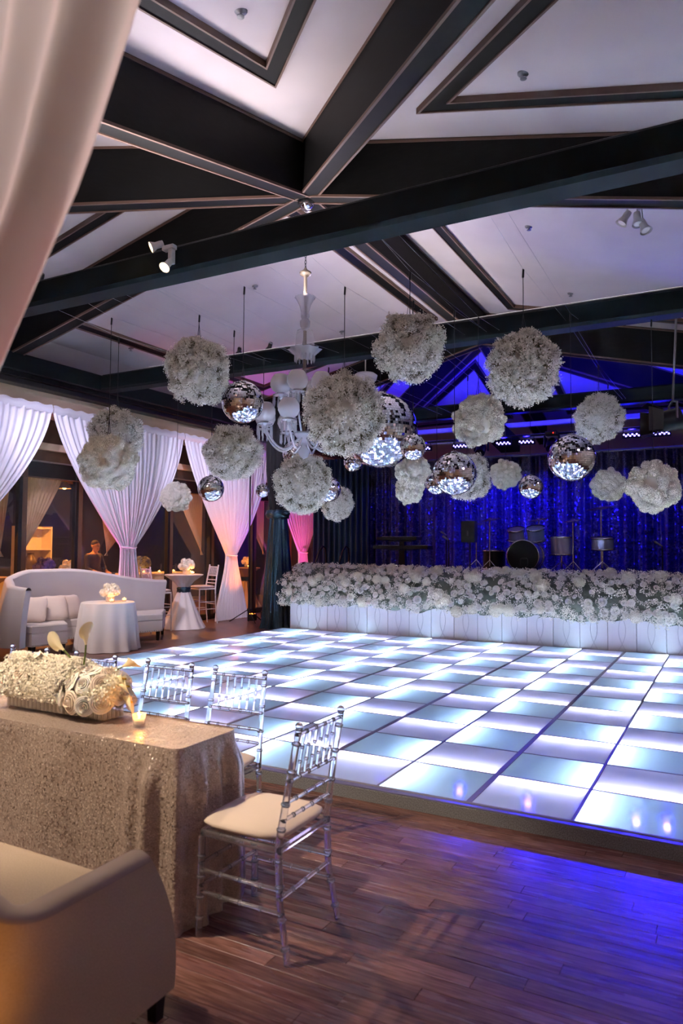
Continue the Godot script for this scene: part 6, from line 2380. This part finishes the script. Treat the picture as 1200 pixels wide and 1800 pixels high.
func nets(b: MB, bones: Array, cell: float, soft: float, paint: Callable) -> void:
	var lo := Vector3(9, 9, 9)
	var hi := -lo
	for q in bones:
		for e in [[q[0], q[2]], [q[1], q[3]]]:
			var r: Vector3 = Vector3.ONE * (e[1] + 2.0 * cell)
			lo = lo.min(e[0] - r)
			hi = hi.max(e[0] + r)
	var n := Vector3i(((hi - lo) / cell).ceil()) + Vector3i.ONE
	var val := PackedFloat32Array()
	val.resize(n.x * n.y * n.z)
	for z in n.z:
		for y in n.y:
			for x in n.x:
				val[x + n.x * (y + n.y * z)] = field(lo + Vector3(x, y, z) * cell, bones, soft)
	var id := {}
	var corners := [Vector3i(0, 0, 0), Vector3i(1, 0, 0), Vector3i(0, 1, 0), Vector3i(1, 1, 0), Vector3i(0, 0, 1), Vector3i(1, 0, 1), Vector3i(0, 1, 1), Vector3i(1, 1, 1)]
	var edges := [[0, 1], [2, 3], [4, 5], [6, 7], [0, 2], [1, 3], [4, 6], [5, 7], [0, 4], [1, 5], [2, 6], [3, 7]]
	for z in n.z - 1:
		for y in n.y - 1:
			for x in n.x - 1:
				var at := x + n.x * (y + n.y * z)
				var c0 := val[at] < 0.0
				if c0 == (val[at + 1] < 0.0) and c0 == (val[at + n.x] < 0.0) and c0 == (val[at + n.x + 1] < 0.0) and c0 == (val[at + n.x * n.y] < 0.0) and c0 == (val[at + n.x * n.y + 1] < 0.0) and c0 == (val[at + n.x * n.y + n.x] < 0.0) and c0 == (val[at + n.x * n.y + n.x + 1] < 0.0):
					continue
				var sum := Vector3.ZERO
				var k := 0
				for e in edges:
					var ca: Vector3i = corners[e[0]]
					var cb: Vector3i = corners[e[1]]
					var va := val[x + ca.x + n.x * (y + ca.y + n.y * (z + ca.z))]
					var vb := val[x + cb.x + n.x * (y + cb.y + n.y * (z + cb.z))]
					if (va < 0.0) != (vb < 0.0):
						sum += Vector3(ca).lerp(Vector3(cb), va / (va - vb))
						k += 1
				var p := lo + (Vector3(x, y, z) + sum / k) * cell
				b.tint = paint.call(p)
				id[Vector3i(x, y, z)] = b.p(p)
	for key in id:
		var g: Vector3i = key
		var at := g.x + n.x * (g.y + n.y * g.z)
		var here := val[at] < 0.0
		for ax in 3:
			var u: Vector3i = [Vector3i(1, 0, 0), Vector3i(0, 1, 0), Vector3i(0, 0, 1)][ax]
			var there := val[(g.x + u.x) + n.x * (g.y + u.y + n.y * (g.z + u.z))] < 0.0
			if here == there:
				continue
			var v1: Vector3i = [Vector3i(0, 1, 0), Vector3i(0, 0, 1), Vector3i(1, 0, 0)][ax]
			var v2: Vector3i = [Vector3i(0, 0, 1), Vector3i(1, 0, 0), Vector3i(0, 1, 0)][ax]
			if not (id.has(g - v1) and id.has(g - v2) and id.has(g - v1 - v2)):
				continue
			if here:
				b.face(id[g], id[g - v1], id[g - v1 - v2], id[g - v2])
			else:
				b.face(id[g], id[g - v2], id[g - v1 - v2], id[g - v1])


func build_person() -> void:
	# stands behind the buffet, looking along the room, forearms on the table; x is forwards
	var o := thing("person", "person with glasses in a dark shirt standing behind the buffet table", "person", Vector3(-12.52, 0, -11.5), 0.0)
	var skin := Color(0.50, 0.28, 0.20)
	var shirt := Color(0.012, 0.012, 0.03)
	var trousers := Color(0.01, 0.01, 0.012)
	var bones := [
		[Vector3(0, 0.98, 0.06), Vector3(0, 0.98, -0.06), 0.13, 0.13],
		[Vector3(0, 1.0, 0), Vector3(0.03, 1.36, 0), 0.135, 0.15],
		[Vector3(0.03, 1.40, -0.15), Vector3(0.03, 1.40, 0.15), 0.075, 0.075],
		[Vector3(0.03, 1.40, 0), Vector3(0.06, 1.52, 0), 0.06, 0.055],
		[Vector3(0, 0.95, 0.09), Vector3(0.02, 0.5, 0.1), 0.09, 0.062], [Vector3(0.02, 0.5, 0.1), Vector3(0, 0.09, 0.1), 0.06, 0.045],
		[Vector3(0, 0.95, -0.09), Vector3(0.02, 0.5, -0.1), 0.09, 0.062], [Vector3(0.02, 0.5, -0.1), Vector3(0, 0.09, -0.1), 0.06, 0.045],
		[Vector3(-0.03, 0.045, 0.1), Vector3(0.16, 0.035, 0.12), 0.045, 0.035], [Vector3(-0.03, 0.045, -0.1), Vector3(0.16, 0.035, -0.12), 0.045, 0.035],
		[Vector3(0.03, 1.39, 0.19), Vector3(0.10, 1.13, 0.24), 0.062, 0.048], [Vector3(0.10, 1.13, 0.24), Vector3(0.33, 1.06, 0.16), 0.046, 0.032],
		[Vector3(0.03, 1.39, -0.19), Vector3(0.10, 1.13, -0.24), 0.062, 0.048], [Vector3(0.10, 1.13, -0.24), Vector3(0.33, 1.06, -0.12), 0.046, 0.032],
	]
	var b := MB.new()
	nets(b, bones, 0.02, 0.035, func(p: Vector3) -> Color:
		if p.y < 0.98 and p.x < 0.25 and absf(p.z) < 0.2:
			return trousers
		if p.x > 0.24 and p.y > 1.0 and p.y < 1.2:
			return skin
		return skin if p.y > 1.46 else shirt)
	# hands: palm, four fingers and a thumb each
	for s in [-1.0, 1.0]:
		var w := Vector3(0.34, 1.055, 0.16 if s > 0 else -0.12)
		var d := Vector3(0.95, -0.12, -s * 0.3).normalized()
		var side := d.cross(Vector3.UP).normalized()
		var hb := [[w, w + d * 0.075, 0.030, 0.032], [w + side * 0.015, w + d * 0.07 + side * 0.025, 0.018, 0.018], [w - side * 0.015, w + d * 0.07 - side * 0.025, 0.018, 0.018]]
		for f in 4:
			var root := w + d * 0.07 + side * (0.03 - 0.02 * f)
			var l: float = [0.062, 0.072, 0.066, 0.05][f]
			var mid := root + d * l * 0.55 + Vector3(0, 0.004, 0)
			hb.append([root, mid, 0.0095, 0.009])
			hb.append([mid, mid + d * l * 0.45 + Vector3(0, -0.016, 0), 0.009, 0.0075])
		var th: Vector3 = w + d * 0.02 + side * s * 0.026
		hb.append([th, th + d * 0.03 + side * s * 0.025, 0.012, 0.010])
		hb.append([th + d * 0.03 + side * s * 0.025, th + d * 0.058 + side * s * 0.03, 0.010, 0.008])
		nets(b, hb, 0.006, 0.008, func(_p: Vector3) -> Color: return skin)
	# head
	var c := Vector3(0.085, 1.63, 0)
	var head := [
		[c + Vector3(-0.02, 0.035, 0), c + Vector3(0.0, 0.02, 0), 0.088, 0.086],
		[c + Vector3(0.02, -0.01, 0), c + Vector3(0.035, -0.065, 0), 0.066, 0.045],
		[c + Vector3(0.085, 0.012, 0), c + Vector3(0.10, -0.022, 0), 0.010, 0.014],
		[c + Vector3(0.06, -0.058, -0.02), c + Vector3(0.06, -0.058, 0.02), 0.016, 0.016],
		[c + Vector3(-0.005, 0.005, -0.083), c + Vector3(-0.012, -0.02, -0.083), 0.018, 0.013], [c + Vector3(-0.005, 0.005, 0.083), c + Vector3(-0.012, -0.02, 0.083), 0.018, 0.013],
		[c + Vector3(-0.01, -0.06, 0), c + Vector3(-0.03, -0.13, 0), 0.056, 0.056],
	]
	nets(b, head, 0.008, 0.02, func(p: Vector3) -> Color:
		if p.distance_to(c + Vector3(0.078, -0.055, 0)) < 0.018:
			return Color(0.42, 0.18, 0.15)
		return skin)
	var cm := mat(Color(1, 1, 1), 0.7)
	cm.vertex_color_use_as_albedo = true
	part("body", b.mesh(true), cm, o)
	# hair, eyes, glasses
	b = MB.new()
	nets(b, [[c + Vector3(-0.035, 0.055, -0.01), c + Vector3(-0.015, 0.06, 0.01), 0.085, 0.084], [c + Vector3(-0.06, 0.0, 0), c + Vector3(-0.06, -0.04, 0), 0.062, 0.05]], 0.009, 0.02, func(_p: Vector3) -> Color: return Color.WHITE)
	part("hair", b.mesh(), mat(Color(0.22, 0.20, 0.19), 0.8), o)
	for s in [-1.0, 1.0]:
		b = MB.new()
		b.ball(c + Vector3(0.074, 0.012, s * 0.031), 0.011, 10, 6)
		part("eye", b.mesh(), mat(Color(0.9, 0.88, 0.86), 0.3), o)
		b = MB.new()
		b.ball(c + Vector3(0.083, 0.012, s * 0.031), 0.005, 8, 5)
		part("pupil", b.mesh(), M.dark_wood, o)
	b = MB.new()
	for s in [-1.0, 1.0]:
		var pts := []
		for k in 17:
			var a := TAU * k / 16.0
			pts.append(c + Vector3(0.097, 0.010 + sin(a) * 0.018, s * 0.032 + cos(a) * 0.024))
		b.tube(pts, 0.0028, 6, false)
		b.tube([c + Vector3(0.095, 0.016, s * 0.056), c + Vector3(0.0, 0.02, s * 0.092)], 0.0025, 6)
	b.tube([c + Vector3(0.099, 0.014, -0.008), c + Vector3(0.099, 0.014, 0.008)], 0.0025, 6)
	part("glasses", b.mesh(), M.dark_wood, o)
